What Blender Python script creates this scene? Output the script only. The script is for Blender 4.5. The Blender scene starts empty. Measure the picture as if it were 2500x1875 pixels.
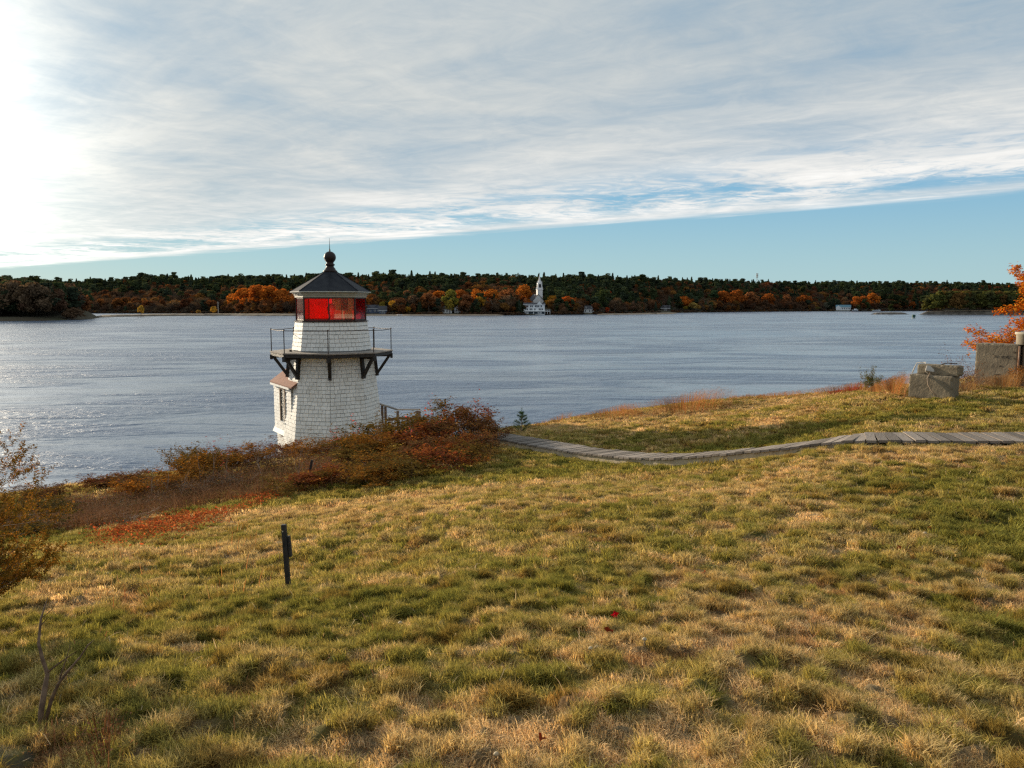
import bpy, math, random
import numpy as np
from mathutils import Vector, Matrix, Euler
R = math.radians
random.seed(7); rng = np.random.default_rng(7)
SC = bpy.context.scene
COL = SC.collection

# ------------------------------------------------------------------ camera
EYE = 9.5; FPX = 1878.0; PITCH = R(5.9)
cam_d = bpy.data.cameras.new('camera'); cam = bpy.data.objects.new('camera', cam_d); COL.objects.link(cam)
cam.location = (0, 0, EYE); cam.rotation_euler = (R(90) - PITCH, 0, 0)
cam_d.sensor_width = 36; cam_d.lens = FPX / 2500 * 36; cam_d.clip_start = .05; cam_d.clip_end = 30000
SC.camera = cam

# ------------------------------------------------------------------ light
SUN_AZ, SUN_EL = R(-44.0), R(10.5)
SUND = Vector((math.sin(SUN_AZ) * math.cos(SUN_EL), math.cos(SUN_AZ) * math.cos(SUN_EL), math.sin(SUN_EL)))
sl = bpy.data.lights.new('sun', 'SUN'); sl.energy = 5.0; sl.angle = R(0.7); sl.color = (1.0, .83, .60)
so = bpy.data.objects.new('sun', sl); COL.objects.link(so)
so.rotation_euler = SUND.to_track_quat('Z', 'Y').to_euler()
so.location = (-30, 20, 40)

W = bpy.data.worlds.new('World'); SC.world = W; W.use_nodes = True
def N(nt, typ, **kw):
    n = nt.nodes.new(typ)
    for k, v in kw.items():
        if k.startswith('i_'):
            key = k[2:]
            key = int(key) if key.isdigit() else key.replace('_', ' ')
            n.inputs[key].default_value = v
        else: setattr(n, k, v)
    return n
def L(nt, a, b): nt.links.new(a, b)
def M_(nt, op, a, b=None, c=None, clamp=False):
    n = nt.nodes.new('ShaderNodeMath'); n.operation = op; n.use_clamp = clamp
    for i, x in enumerate((a, b, c)):
        if x is None: continue
        if isinstance(x, (int, float)): n.inputs[i].default_value = x
        else: nt.links.new(x, n.inputs[i])
    return n.outputs[0]
def SM(nt, v, a, b, lo=0., hi=1.):
    n = nt.nodes.new('ShaderNodeMapRange'); n.interpolation_type = 'SMOOTHSTEP'
    nt.links.new(v, n.inputs[0])
    for i, x in enumerate((a, b, lo, hi)): n.inputs[i + 1].default_value = x
    return n.outputs[0]
def MIXC(nt, f, a, b, mode='MIX'):
    n = nt.nodes.new('ShaderNodeMix'); n.data_type = 'RGBA'; n.blend_type = mode
    for s, x in ((n.inputs[0], f), (n.inputs[6], a), (n.inputs[7], b)):
        if isinstance(x, (int, float)): s.default_value = x
        elif isinstance(x, tuple): s.default_value = x if len(x) == 4 else (*x, 1)
        else: nt.links.new(x, s)
    return n.outputs[2]

def build_world():
    nt = W.node_tree; nt.nodes.clear()
    out = N(nt, 'ShaderNodeOutputWorld'); bg = N(nt, 'ShaderNodeBackground')
    sky = N(nt, 'ShaderNodeTexSky'); sky.sky_type = 'NISHITA'; sky.sun_disc = False
    sky.sun_elevation = SUN_EL; sky.sun_rotation = SUN_AZ % (2 * math.pi)
    sky.altitude = 0; sky.air_density = 1.3; sky.dust_density = .2; sky.ozone_density = 2.2
    tc = N(nt, 'ShaderNodeTexCoord')
    sep = N(nt, 'ShaderNodeSeparateXYZ'); L(nt, tc.outputs['Generated'], sep.inputs[0])
    z = M_(nt, 'MAXIMUM', sep.outputs[2], .012)
    px = M_(nt, 'DIVIDE', sep.outputs[0], z); py = M_(nt, 'DIVIDE', sep.outputs[1], z)
    # cloud-deck plane: a straight trailing edge, streaks running along it
    e = M_(nt, 'SUBTRACT', 10.7, M_(nt, 'ADD', M_(nt, 'MULTIPLY', px, .775), py))
    along = M_(nt, 'SUBTRACT', px, M_(nt, 'MULTIPLY', py, .775))
    cs = N(nt, 'ShaderNodeCombineXYZ'); L(nt, M_(nt, 'MULTIPLY', along, .16), cs.inputs[0]); L(nt, M_(nt, 'MULTIPLY', e, .55), cs.inputs[1])
    cf = N(nt, 'ShaderNodeCombineXYZ'); L(nt, px, cf.inputs[0]); L(nt, py, cf.inputs[1])
    n1 = N(nt, 'ShaderNodeTexNoise', i_Scale=1.4, i_Detail=8., i_Roughness=.62, i_Distortion=.9); L(nt, cs.outputs[0], n1.inputs[0])
    n2 = N(nt, 'ShaderNodeTexNoise', i_Scale=.55, i_Detail=9., i_Roughness=.6, i_Distortion=.7); L(nt, cf.outputs[0], n2.inputs[0])
    n3 = N(nt, 'ShaderNodeTexNoise', i_Scale=2.6, i_Detail=6., i_Roughness=.66, i_Distortion=1.6); L(nt, cf.outputs[0], n3.inputs[0])
    a1, a2, a3 = n1.outputs[0], n2.outputs[0], n3.outputs[0]
    # edge mask
    ee = M_(nt, 'ADD', e, M_(nt, 'MULTIPLY', M_(nt, 'SUBTRACT', a1, .5), 2.4))
    edge = SM(nt, ee, -.25, .9)
    # blue gaps a little inside the edge, thin veil everywhere else
    band = M_(nt, 'MULTIPLY', SM(nt, e, .5, 1.6), SM(nt, e, 4.6, 2.4))
    gap = M_(nt, 'MULTIPLY', band, SM(nt, M_(nt, 'ADD', M_(nt, 'MULTIPLY', a2, .6), M_(nt, 'MULTIPLY', a3, .4)), .57, .42))
    veil = M_(nt, 'ADD', .83, M_(nt, 'MULTIPLY', M_(nt, 'SUBTRACT', a2, .5), 1.0))
    veil = M_(nt, 'ADD', veil, M_(nt, 'MULTIPLY', M_(nt, 'SUBTRACT', a1, .5), .7))
    veil = M_(nt, 'ADD', veil, M_(nt, 'MULTIPLY', M_(nt, 'SUBTRACT', a3, .5), .35))
    cover = M_(nt, 'MULTIPLY', edge, M_(nt, 'SUBTRACT', veil, M_(nt, 'MULTIPLY', gap, .62), clamp=True), clamp=True)
    # angle to the sun
    dt = N(nt, 'ShaderNodeVectorMath', operation='DOT_PRODUCT'); L(nt, tc.outputs['Generated'], dt.inputs[0]); dt.inputs[1].default_value = SUND
    dot = M_(nt, 'MAXIMUM', dt.outputs['Value'], 0.)
    glow = M_(nt, 'POWER', dot, 58.)
    wide = M_(nt, 'POWER', dot, 5.)
    near_edge = SM(nt, e, 7.5, .8)
    cc = MIXC(nt, near_edge, CLOUD_TOP, CLOUD_EDGE)
    mott = M_(nt, 'ADD', .30, M_(nt, 'MULTIPLY', M_(nt, 'ADD', M_(nt, 'MULTIPLY', a1, .5), M_(nt, 'ADD', M_(nt, 'MULTIPLY', a2, .6), M_(nt, 'MULTIPLY', a3, .3))), 1.02))
    cc = MIXC(nt, 1., cc, mott, 'MULTIPLY')
    warm = MIXC(nt, 1., (1.0, .94, .80), M_(nt, 'ADD', M_(nt, 'MULTIPLY', glow, GLOW), M_(nt, 'MULTIPLY', wide, WIDE)), 'MULTIPLY')
    cc = MIXC(nt, 1., cc, warm, 'ADD')
    skyc = MIXC(nt, 1., sky.outputs[0], (SKY_S * SKY_TINT[0], SKY_S * SKY_TINT[1], SKY_S * SKY_TINT[2]), 'MULTIPLY')
    grad = MIXC(nt, SM(nt, sep.outputs[2], .0, .20), (.28, .42, .46), (.115, .29, .47))
    skyc = MIXC(nt, .10, grad, skyc)
    fin = MIXC(nt, cover, skyc, cc)
    L(nt, fin, bg.inputs[0]); bg.inputs[1].default_value = 1.0
    L(nt, bg.outputs[0], out.inputs[0])
SKY_S = .11; SKY_TINT = (.80, 1.0, 1.08); CLOUD_TOP = (.365, .385, .385); CLOUD_EDGE = (.60, .59, .57); GLOW = 2.0; WIDE = .08
build_world()
SC.view_settings.view_transform = 'Standard'; SC.view_settings.look = 'None'
SC.view_settings.gamma = 1; SC.view_settings.use_curve_mapping = False; SC.view_settings.exposure = 0.55
SC.render.engine = 'CYCLES'
SC.cycles.max_bounces = 6; SC.cycles.transparent_max_bounces = 12; SC.cycles.diffuse_bounces = 3
SC.cycles.sample_clamp_indirect = 4; SC.cycles.sample_clamp_direct = 1.6; SC.cycles.use_denoising = False; SC.cycles.pixel_filter_type = 'BLACKMAN_HARRIS'; SC.cycles.filter_width = 1.35

# ------------------------------------------------------------------ helpers
def ratio(py):
    up = (937.5 - py) / FPX
    return (up * math.cos(PITCH) - math.sin(PITCH)) / (math.cos(PITCH) + up * math.sin(PITCH))
def P(px, py, d):
    """world point on the sight line of a survey point, d metres ahead"""
    up = (937.5 - py) / FPX; y = math.cos(PITCH) + up * math.sin(PITCH)
    return Vector(((px - 1250) / FPX / y * d, d, EYE + ratio(py) * d))

def tag(o, label=None, cat=None, group=None, kind=None):
    if label: o['label'] = label
    if cat: o['category'] = cat
    if group: o['group'] = group
    if kind: o['kind'] = kind
    return o
def empty(name, loc, rz=0, **kw):
    o = bpy.data.objects.new(name, None); COL.objects.link(o); o.location = loc; o.rotation_euler = (0, 0, rz)
    o.empty_display_size = .2
    return tag(o, **kw)
def link(name, me, parent=None, mat=None, loc=None, rot=None, scale=None, col=None):
    o = bpy.data.objects.new(name, me)
    (col or COL).objects.link(o)
    if mat is not None and len(me.materials) == 0: me.materials.append(mat)
    if parent: o.parent = parent
    if loc is not None: o.location = loc
    if rot is not None: o.rotation_euler = rot
    if scale is not None: o.scale = scale
    return o
def mesh_np(name, v, f, mat=None, smooth=False, attrs=None):
    """f: (n,3) or (n,4) array, or list of lists"""
    me = bpy.data.meshes.new(name)
    v = np.asarray(v, dtype=np.float32)
    if isinstance(f, np.ndarray):
        k = f.shape[1]; me.vertices.add(len(v)); me.vertices.foreach_set('co', v.ravel())
        me.loops.add(f.size); me.loops.foreach_set('vertex_index', f.astype(np.int32).ravel())
        me.polygons.add(len(f)); me.polygons.foreach_set('loop_start', np.arange(len(f), dtype=np.int32) * k)
        me.polygons.foreach_set('loop_total', np.full(len(f), k, dtype=np.int32))
        me.update(calc_edges=True)
    else:
        me.from_pydata(v.tolist(), [], f); me.update()
    if attrs:
        for an, (typ, dom, arr) in attrs.items():
            a = me.attributes.new(an, typ, dom)
            arr = np.asarray(arr, dtype=np.float32 if typ != 'INT' else np.int32)
            a.data.foreach_set('value' if typ in ('FLOAT', 'INT') else ('vector' if typ == 'FLOAT_VECTOR' else 'color'), arr.ravel())
    if smooth: me.polygons.foreach_set('use_smooth', np.ones(len(me.polygons), dtype=bool))
    if mat: me.materials.append(mat)
    me.validate()
    return me
class MB:
    def __init__(s): s.v = []; s.f = []
    def add(s, vs, fs):
        b = len(s.v); s.v += [tuple(x) for x in vs]; s.f += [[i + b for i in q] for q in fs]; return s
    def box(s, c, sz, rot=None):
        hx, hy, hz = sz[0] / 2, sz[1] / 2, sz[2] / 2; c = Vector(c)
        vs = [Vector((x, y, z)) for z in (-hz, hz) for y in (-hy, hy) for x in (-hx, hx)]
        if rot is not None:
            m = rot if isinstance(rot, Matrix) else Euler(rot).to_matrix()
            vs = [m @ q for q in vs]
        return s.add([q + c for q in vs], [(0, 2, 3, 1), (4, 5, 7, 6), (0, 1, 5, 4), (2, 6, 7, 3), (0, 4, 6, 2), (1, 3, 7, 5)])
    def beam(s, a, b, w, h, up=Vector((0, 0, 1))):
        a, b = Vector(a), Vector(b); d = (b - a).normalized(); sd = d.cross(up)
        if sd.length < 1e-4: sd = d.cross(Vector((1, 0, 0)))
        sd.normalize(); u = sd.cross(d)
        vs = []
        for p in (a, b):
            for i, j in ((-1, -1), (1, -1), (1, 1), (-1, 1)): vs.append(p + sd * (w / 2 * i) + u * (h / 2 * j))
        return s.add(vs, [(0, 3, 2, 1), (4, 5, 6, 7), (0, 1, 5, 4), (1, 2, 6, 5), (2, 3, 7, 6), (3, 0, 4, 7)])
    def tube(s, pts, rad, n=6, cap=True):
        pts = [Vector(p) for p in pts]
        if isinstance(rad, (int, float)): rad = [rad] * len(pts)
        prev = None; b = len(s.v)
        for i, p in enumerate(pts):
            d = (pts[min(i + 1, len(pts) - 1)] - pts[max(i - 1, 0)])
            if d.length < 1e-6: d = Vector((0, 0, 1))
            d.normalize()
            if prev is None:
                r = d.orthogonal().normalized()
            else:
                r = prev - d * prev.dot(d)
                r = r.normalized() if r.length > 1e-5 else d.orthogonal().normalized()
            prev = r; q = d.cross(r)
            for k in range(n):
                t = 2 * math.pi * k / n; s.v.append(tuple(p + (r * math.cos(t) + q * math.sin(t)) * rad[i]))
        for i in range(len(pts) - 1):
            for k in range(n):
                k2 = (k + 1) % n; s.f.append([b + i * n + k, b + i * n + k2, b + (i + 1) * n + k2, b + (i + 1) * n + k])
        if cap:
            s.f.append([b + k for k in range(n)][::-1]); s.f.append([b + (len(pts) - 1) * n + k for k in range(n)])
        return s
    def lathe(s, prof, n=16, c=(0, 0), rot0=0.):
        b = len(s.v)
        for r, z in prof:
            for k in range(n):
                t = rot0 + 2 * math.pi * k / n; s.v.append((c[0] + r * math.cos(t), c[1] + r * math.sin(t), z))
        for i in range(len(prof) - 1):
            for k in range(n):
                k2 = (k + 1) % n; s.f.append([b + i * n + k, b + i * n + k2, b + (i + 1) * n + k2, b + (i + 1) * n + k])
        s.f.append([b + k for k in range(n)][::-1]); s.f.append([b + (len(prof) - 1) * n + k for k in range(n)])
        return s
    def prism(s, poly, vec):
        n = len(poly); vec = Vector(vec); a = [Vector(p) for p in poly]
        return s.add(a + [p + vec for p in a], [list(range(n))[::-1], [n + i for i in range(n)]] + [[i, (i + 1) % n, n + (i + 1) % n, n + i] for i in range(n)])
    def mesh(s, name, mat=None, smooth=False):
        return mesh_np(name, s.v, s.f, mat, smooth)
    def build(s, name, mat, parent=None, smooth=False, **kw):
        me = s.mesh(name, mat, smooth)
        if not smooth and len(s.f) < 400: pass
        return link(name, me, parent, None, **kw)
def bevel(o, w=.008, seg=1):
    m = o.modifiers.new('bevel', 'BEVEL'); m.width = w; m.segments = seg; m.limit_method = 'ANGLE'; m.angle_limit = R(35); return o

# numpy value noise
_tab = np.random.default_rng(11).random((256, 256))
def vnoise(x, y):
    xi = np.floor(x).astype(int); yi = np.floor(y).astype(int); fx = x - xi; fy = y - yi
    fx = fx * fx * (3 - 2 * fx); fy = fy * fy * (3 - 2 * fy)
    g = lambda a, b: _tab[a & 255, b & 255]
    return (g(xi, yi) * (1 - fx) + g(xi + 1, yi) * fx) * (1 - fy) + (g(xi, yi + 1) * (1 - fx) + g(xi + 1, yi + 1) * fx) * fy
def fbm(x, y, s=1., o=4, seed=0.):
    t = 0; a = .5; n = 0
    for i in range(o):
        t = t + a * vnoise(x * s + seed + 17.3 * i, y * s + seed * 1.7 + 9.1 * i); n += a; a *= .5; s *= 2.03
    return t / n
def sstep(a, b, x):
    t = np.clip((x - a) / (b - a), 0, 1); return t * t * (3 - 2 * t)

# ------------------------------------------------------------------ materials
def mat(name, c1, c2=None, scale=3., rough=.85, bump=0., bscale=None, coords='Object', metallic=0., spec=.3, rand=0., detail=5., stretch=(1, 1, 1), thr=(.35, .65), c3=None):
    m = bpy.data.materials.new(name); m.use_nodes = True; nt = m.node_tree; b = nt.nodes['Principled BSDF']
    b.inputs['Roughness'].default_value = rough; b.inputs['Metallic'].default_value = metallic; b.inputs['Specular IOR Level'].default_value = spec
    tc = N(nt, 'ShaderNodeTexCoord'); geo = N(nt, 'ShaderNodeNewGeometry')
    src = geo.outputs['Position'] if coords == 'World' else tc.outputs[coords]
    mp = N(nt, 'ShaderNodeMapping'); L(nt, src, mp.inputs[0]); mp.inputs['Scale'].default_value = stretch
    ns = N(nt, 'ShaderNodeTexNoise', i_Scale=scale, i_Detail=detail, i_Roughness=.6); L(nt, mp.outputs[0], ns.inputs[0])
    c2 = c2 or tuple(x * .8 for x in c1)
    col = MIXC(nt, SM(nt, ns.outputs[0], *thr), c1, c2)
    if c3:
        n3 = N(nt, 'ShaderNodeTexNoise', i_Scale=scale * .31, i_Detail=6., i_Roughness=.7, i_Distortion=.4); L(nt, mp.outputs[0], n3.inputs[0])
        col = MIXC(nt, SM(nt, n3.outputs[0], .56, .72), col, c3)
    if rand:
        oi = N(nt, 'ShaderNodeObjectInfo')
        v = M_(nt, 'ADD', 1 - rand, M_(nt, 'MULTIPLY', oi.outputs['Random'], 2 * rand))
        col = MIXC(nt, 1., col, v, 'MULTIPLY')
    L(nt, col, b.inputs['Base Color'])
    if bump:
        nb = N(nt, 'ShaderNodeTexNoise', i_Scale=bscale or scale * 4, i_Detail=6., i_Roughness=.65); L(nt, mp.outputs[0], nb.inputs[0])
        bp = N(nt, 'ShaderNodeBump', i_Strength=1., i_Distance=bump); L(nt, nb.outputs[0], bp.inputs['Height']); L(nt, bp.outputs[0], b.inputs['Normal'])
    return m
def leafmat(name, src='OBJECT', base=(1, 1, 1), trans=.35, var=.5, hue=None, gloss=0.):
    """leaves: colour = tint (object colour, or the instancer's tint) x per-leaf variation kept in attribute lc"""
    m = bpy.data.materials.new(name); m.use_nodes = True; nt = m.node_tree; nt.nodes.clear()
    out = N(nt, 'ShaderNodeOutputMaterial')
    if src == 'OBJECT':
        t = N(nt, 'ShaderNodeObjectInfo').outputs['Color']
    elif src == 'INST':
        a = N(nt, 'ShaderNodeAttribute', attribute_name='tint', attribute_type='INSTANCER'); t = a.outputs['Color']
    else:
        a = N(nt, 'ShaderNodeRGB'); a.outputs[0].default_value = (*base, 1); t = a.outputs[0]
    lc = N(nt, 'ShaderNodeAttribute', attribute_name='lc', attribute_type='GEOMETRY')
    sp = N(nt, 'ShaderNodeSeparateXYZ'); L(nt, lc.outputs['Vector'], sp.inputs[0])
    v = M_(nt, 'ADD', 1 - var, M_(nt, 'MULTIPLY', sp.outputs[0], 2 * var))
    col = MIXC(nt, 1., t, v, 'MULTIPLY')
    if hue:   # second colour picked by lc.y
        f = SM(nt, sp.outputs[1], .45, .8)
        h2 = MIXC(nt, 1., hue, v, 'MULTIPLY'); col = MIXC(nt, f, col, h2)
    d = N(nt, 'ShaderNodeBsdfDiffuse'); L(nt, col, d.inputs[0])
    tr = N(nt, 'ShaderNodeBsdfTranslucent'); tcx = MIXC(nt, 1., col, (1.15, 1.0, .7), 'MULTIPLY'); L(nt, tcx, tr.inputs[0])
    mx = N(nt, 'ShaderNodeMixShader', i_0=trans); L(nt, d.outputs[0], mx.inputs[1]); L(nt, tr.outputs[0], mx.inputs[2])
    o = mx.outputs[0]
    if gloss:
        g = N(nt, 'ShaderNodeBsdfGlossy', i_Roughness=.45); mg = N(nt, 'ShaderNodeMixShader', i_0=gloss)
        L(nt, o, mg.inputs[1]); L(nt, g.outputs[0], mg.inputs[2]); o = mg.outputs[0]
    L(nt, o, out.inputs[0]); return m
# ------------------------------------------------------------------ near bank terrain
ctl = [(0,1875,3.0),(0,1600,4.9),(0,1450,7.2),(0,1350,10),(0,1300,13),
       (350,1875,2.9),(350,1600,4.6),(350,1420,7.8),(350,1330,11.5),(350,1262,16),
       (700,1875,2.8),(700,1600,4.5),(705,1440,8.0),(700,1300,12),(700,1232,16),(700,1185,19),
       (1000,1600,4.4),(1000,1400,7.2),(1000,1300,9.8),(1000,1200,15.5),
       (1250,1875,2.75),(1250,1600,4.3),(1250,1400,6.8),(1250,1300,9),(1250,1200,13.2),(1250,1135,18.2),
       (1240,1082,20.9),(1500,1122,19),(1590,1130,17.4),(1250,1200,13),(1700,1150,14.8),(1700,1200,12.2),
       (1850,1112,15.9),(2060,1086,13.3),(2300,1086,12.8),(2600,1086,12.2),
       (1400,1030,28),(1300,1052,25.5),(1600,1028,25),(1750,1000,26.5),(1900,1000,23.6),(1900,1050,18.8),(2200,1040,15),(2200,1000,17.6),(2200,960,20.3),
       (1870,978,28.5),(2100,962,25.5),(2500,1000,17),(2500,945,21),(2375,945,21.5),(2500,1040,14.6),
       (1900,1400,6.4),(1900,1200,10.4),(2500,1200,9.2),(2500,1400,6.1),(2500,1600,4.2),(2500,1875,2.7),(1900,1875,2.7)]
cp = [tuple(P(*c)) for c in ctl]
cp += [(-7.5,32,3.4),(-10,31,2.9),(-4,33,3.4),(-12,24,4.0),(-13,17,4.7),(-15,12,5.3),(-6,24,4.7),(-2,24,5.2),(0,26,5.25),(-2.5,29,4.2),
       (0,0,7.93),(-4,0,7.9),(4,0,7.95),(0,-3,8.1),(0,-12,9.2),(20,-12,9.2),(-20,-8,8.6),(-18,3,7.0),(-24,12,4.6),(30,20,7.6),(26,8,7.8),(16,22,7.45),(45,0,8.6),(45,30,7.8),(-45,-5,8),(-40,10,5),(0,-30,11),(40,-30,11),(-40,-30,10),(20,30,7.0),(8,28,6.0)]
cp = np.array(cp)
def _U(r2): return np.where(r2 > 1e-9, .5 * r2 * np.log(np.maximum(r2, 1e-9)), 0)
def _fit(cp, lam=1.5):
    n = len(cp); x, y = cp[:, 0], cp[:, 1]
    K = _U((x[:, None] - x) ** 2 + (y[:, None] - y) ** 2) + lam * np.eye(n)
    Pm = np.c_[np.ones(n), x, y]; A = np.zeros((n + 3, n + 3)); A[:n, :n] = K; A[:n, n:] = Pm; A[n:, :n] = Pm.T
    return np.linalg.solve(A, np.r_[cp[:, 2], 0, 0, 0])
_w = _fit(cp)
def land0(x, y):
    x = np.asarray(x, float); y = np.asarray(y, float); o = np.zeros(np.broadcast(x, y).shape) + _w[-3] + _w[-2] * x + _w[-1] * y
    for i in range(len(cp)): o = o + _w[i] * _U((x - cp[i, 0]) ** 2 + (y - cp[i, 1]) ** 2)
    return o
EDGE = np.array([(-90,-30),(-60,-8),(-36,3),(-22,10),(-16.5,16),(-14.5,22),(-13,28),(-11.5,34.5),(-8,37),(-4,36),(-1,32),(1,30.2),(3.2,30.4),(6,29.8),(9.6,29.3),(12.2,28),(14,25.8),(17,25.5),(22,28),(32,33),(60,42),(110,60)])
POLY = np.vstack([EDGE, [(110,-60),(-90,-60)]])
def edge_d(x, y):
    """metres beyond the bank edge (negative on the land)"""
    x = np.asarray(x, float); y = np.asarray(y, float); d = np.full(np.broadcast(x, y).shape, 1e9)
    for a, b in zip(EDGE[:-1], EDGE[1:]):
        ab = b - a; t = np.clip(((x - a[0]) * ab[0] + (y - a[1]) * ab[1]) / (ab @ ab), 0, 1)
        d = np.minimum(d, np.hypot(x - a[0] - t * ab[0], y - a[1] - t * ab[1]))
    ins = np.zeros(d.shape, bool)
    for a, b in zip(POLY, np.roll(POLY, -1, 0)):
        c = (a[1] > y) != (b[1] > y)
        with np.errstate(divide='ignore', invalid='ignore'):
            ins ^= c & (x < (b[0] - a[0]) * (y - a[1]) / (b[1] - a[1]) + a[0])
    return np.where(ins, -d, d)
def humps(x, y):
    h = (fbm(x, y, .35, 3, 3.) - .5) * .14 + (fbm(x, y, 2.6, 3, 8.) - .5) * .065
    t = fbm(x, y, 7.5, 3, 21.); t2 = fbm(x, y, 9.0, 2, 55.); return h + sstep(.44, .66, t) * .045 + sstep(.5, .75, t2) * .02
def ground(x, y, fine=True):
    d = edge_d(x, y); z = land0(x, y)
    z = np.minimum(z, 12.)
    if fine: z = z + humps(x, y)
    dd = np.maximum(d, 0)
    rough = fbm(x, y, .8, 4, 40.) - .5
    drop = dd * 1.05 + rough * np.clip(dd, 0, 2) * .9 + .5 * sstep(0, 1, dd)
    return np.maximum(z - drop, -3.0)
WALK = [(1150,1062,22.3),(1240,1078.5,20.5),(1395,1106,18.7),(1480,1115.5,17.6),(1530,1120,17.0),(1580,1122.5,16.5),(1630,1122,16.0),(1690,1117.5,15.5),(1760,1111.5,14.95),(1850,1104,14.3),(2062,1081,13.2),(2120,1078.5,13.0),(2300,1080,12.7),(2600,1082,12.4),(3100,1086,12.0)]
WP = np.array([tuple(P(*c)) for c in WALK])
_ground = ground
def ground(x, y, fine=True):
    z = _ground(x, y, fine); x = np.asarray(x, float); y = np.asarray(y, float)
    best = np.full(z.shape, 1e9); wz = np.zeros(z.shape)
    for a, b in zip(WP[:-1], WP[1:]):
        ab = b[:2] - a[:2]; nrm_ = np.array([-ab[1], ab[0]]) / np.hypot(*ab) * .42; t = np.clip(((x - a[0] - nrm_[0]) * ab[0] + (y - a[1] - nrm_[1]) * ab[1]) / (ab @ ab), 0, 1)
        d = np.hypot(x - a[0] - nrm_[0] - t * ab[0], y - a[1] - nrm_[1] - t * ab[1]); zz_ = a[2] + t * (b[2] - a[2]); k = d < best; best = np.where(k, d, best); wz = np.where(k, zz_, wz)
    f = 1 - sstep(.55, 1.5, best); tgt = wz - np.where(x < 5.2, .125, .045)
    return z * (1 - f) + np.clip(z, tgt - .10, tgt) * f
def gz(x, y): return float(ground(np.array([x]), np.array([y]))[0])

# what the turf looks like: 0 green .. 1 straw, plus brown litter
_dry = [(P(2120,1135,12.0), 1.8, .5, .9), (P(1450,1620,4.1), .8, .35, .5), (P(1900,1530,4.8), .9, .4, .75), (P(1150,1215,14), 5.0, .8, .7), (P(1500,1240,11), 4.5, .7, .4),
        (P(700,1260,14), 3.0, .8, .8), (P(820,1290,12.2), 1., .5, .8), (P(400,1370,9.6), 2.4, .7, .75), (P(180,1480,6.8), .9, .6, .5), (P(1000,1440,6.5), .8, .4, .7), (P(1800,985,26), 7, 1.6, .7), (P(2000,1020,20), 3, .9, .5),
        (P(1500,1040,24), 5, 1.3, .3), (P(1100,1800,3.05), .5, .3, .5), (P(1250,1830,2.9), 1.5, .25, .45), (P(2350,1040,15), 2.5, .7, .5)]
_grn = [(P(2450,1300,7.4), .8, 1.6, .8), (P(2480,1550,4.5), .3, 1.0, .9), (P(2100,1030,16), 5, 1.5, .55), (P(700,1540,5.6), 2.2, .9, .45), (P(150,1400,8.8), 1.2, 1.3, .3), (P(450,1265,15.5), 3.5, .9, .7), (P(1700,1075,17.5), 3.0, 1.2, .6), (P(1350,1150,16), 2.5, .9, .5),
        (P(250,1650,4.5), 1, .8, .3), (P(2250,1190,9.8), 1.5, .5, .6), (P(200,1330,11.5), 2.5, 1.2, .5), (P(900,1500,5.6), 1.0, .5, .35), (P(1000,1170,17.5), 4, 1.0, .55)]
def dryness(x, y):
    v = fbm(x, y, .55, 4, 5.) * 1.2 - .02 + (fbm(x, y, 7.5, 3, 60.) - .5) * 2.1
    for (c, rx, ry, a), s in [(q, 1) for q in _dry] + [(q, -1) for q in _grn]:
        v = v + s * a * np.exp(-(((x - c[0]) / rx) ** 2 + ((y - c[1]) / ry) ** 2))
    return np.clip(v, 0, 1)
G_GREEN = np.array([.235, .225, .055]); G_OLIVE = np.array([.44, .36, .115]); G_STRAW = np.array([.70, .51, .28]); G_RUST = np.array([.30, .125, .045])
def turf_tint(x, y, r=None):
    d = dryness(x, y)[:, None]
    c = np.where(d < .5, G_GREEN + (G_OLIVE - G_GREEN) * d / .5, G_OLIVE + (G_STRAW - G_OLIVE) * (d - .5) / .5)
    ru = (sstep(.60, .72, fbm(x, y, 3.6, 3, 90.)) * .55)[:, None]
    c = c * (1 - ru) + G_RUST * ru
    if r is not None: c = c * (.72 + .56 * r[:, None])
    return c

def warp(n, a, b, k):  # sinh spaced
    t = np.linspace(-1, 1, n); s = np.sinh(k * t) / np.sinh(k); return np.where(s < 0, -s * a, s * b)
gx = warp(430, -95, 112, 5.2)
gy = np.concatenate([np.linspace(-58, -4, 30), np.linspace(-3.6, 1.8, 20), 2.0 * np.exp(np.linspace(0, math.log(62 / 2.0), 330))])
GX, GY = np.meshgrid(gx, gy); GZ = ground(GX, GY)
V = np.c_[GX.ravel(), GY.ravel(), GZ.ravel()]
nx, ny = len(gx), len(gy); idx = np.arange(nx * ny).reshape(ny, nx)
F = np.c_[idx[:-1, :-1].ravel(), idx[:-1, 1:].ravel(), idx[1:, 1:].ravel(), idx[1:, :-1].ravel()]
keep = (V[F].reshape(-1, 4, 3)[:, :, 2].max(1) > -2.95); F = F[keep]
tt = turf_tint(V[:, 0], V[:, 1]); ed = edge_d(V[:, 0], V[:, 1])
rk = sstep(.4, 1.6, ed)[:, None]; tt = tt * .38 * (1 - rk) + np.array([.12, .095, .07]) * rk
gm = bpy.data.materials.new('turf_soil'); gm.use_nodes = True; nt = gm.node_tree; b = nt.nodes['Principled BSDF']; b.inputs['Roughness'].default_value = .95; b.inputs['Specular IOR Level'].default_value = .1
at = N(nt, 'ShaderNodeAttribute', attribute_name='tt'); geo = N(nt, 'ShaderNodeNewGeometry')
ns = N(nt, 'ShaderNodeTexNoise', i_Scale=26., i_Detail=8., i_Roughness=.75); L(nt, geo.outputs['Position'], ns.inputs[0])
L(nt, MIXC(nt, 1., at.outputs['Color'], M_(nt, 'ADD', .45, M_(nt, 'MULTIPLY', ns.outputs[0], 1.1)), 'MULTIPLY'), b.inputs['Base Color'])
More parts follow.
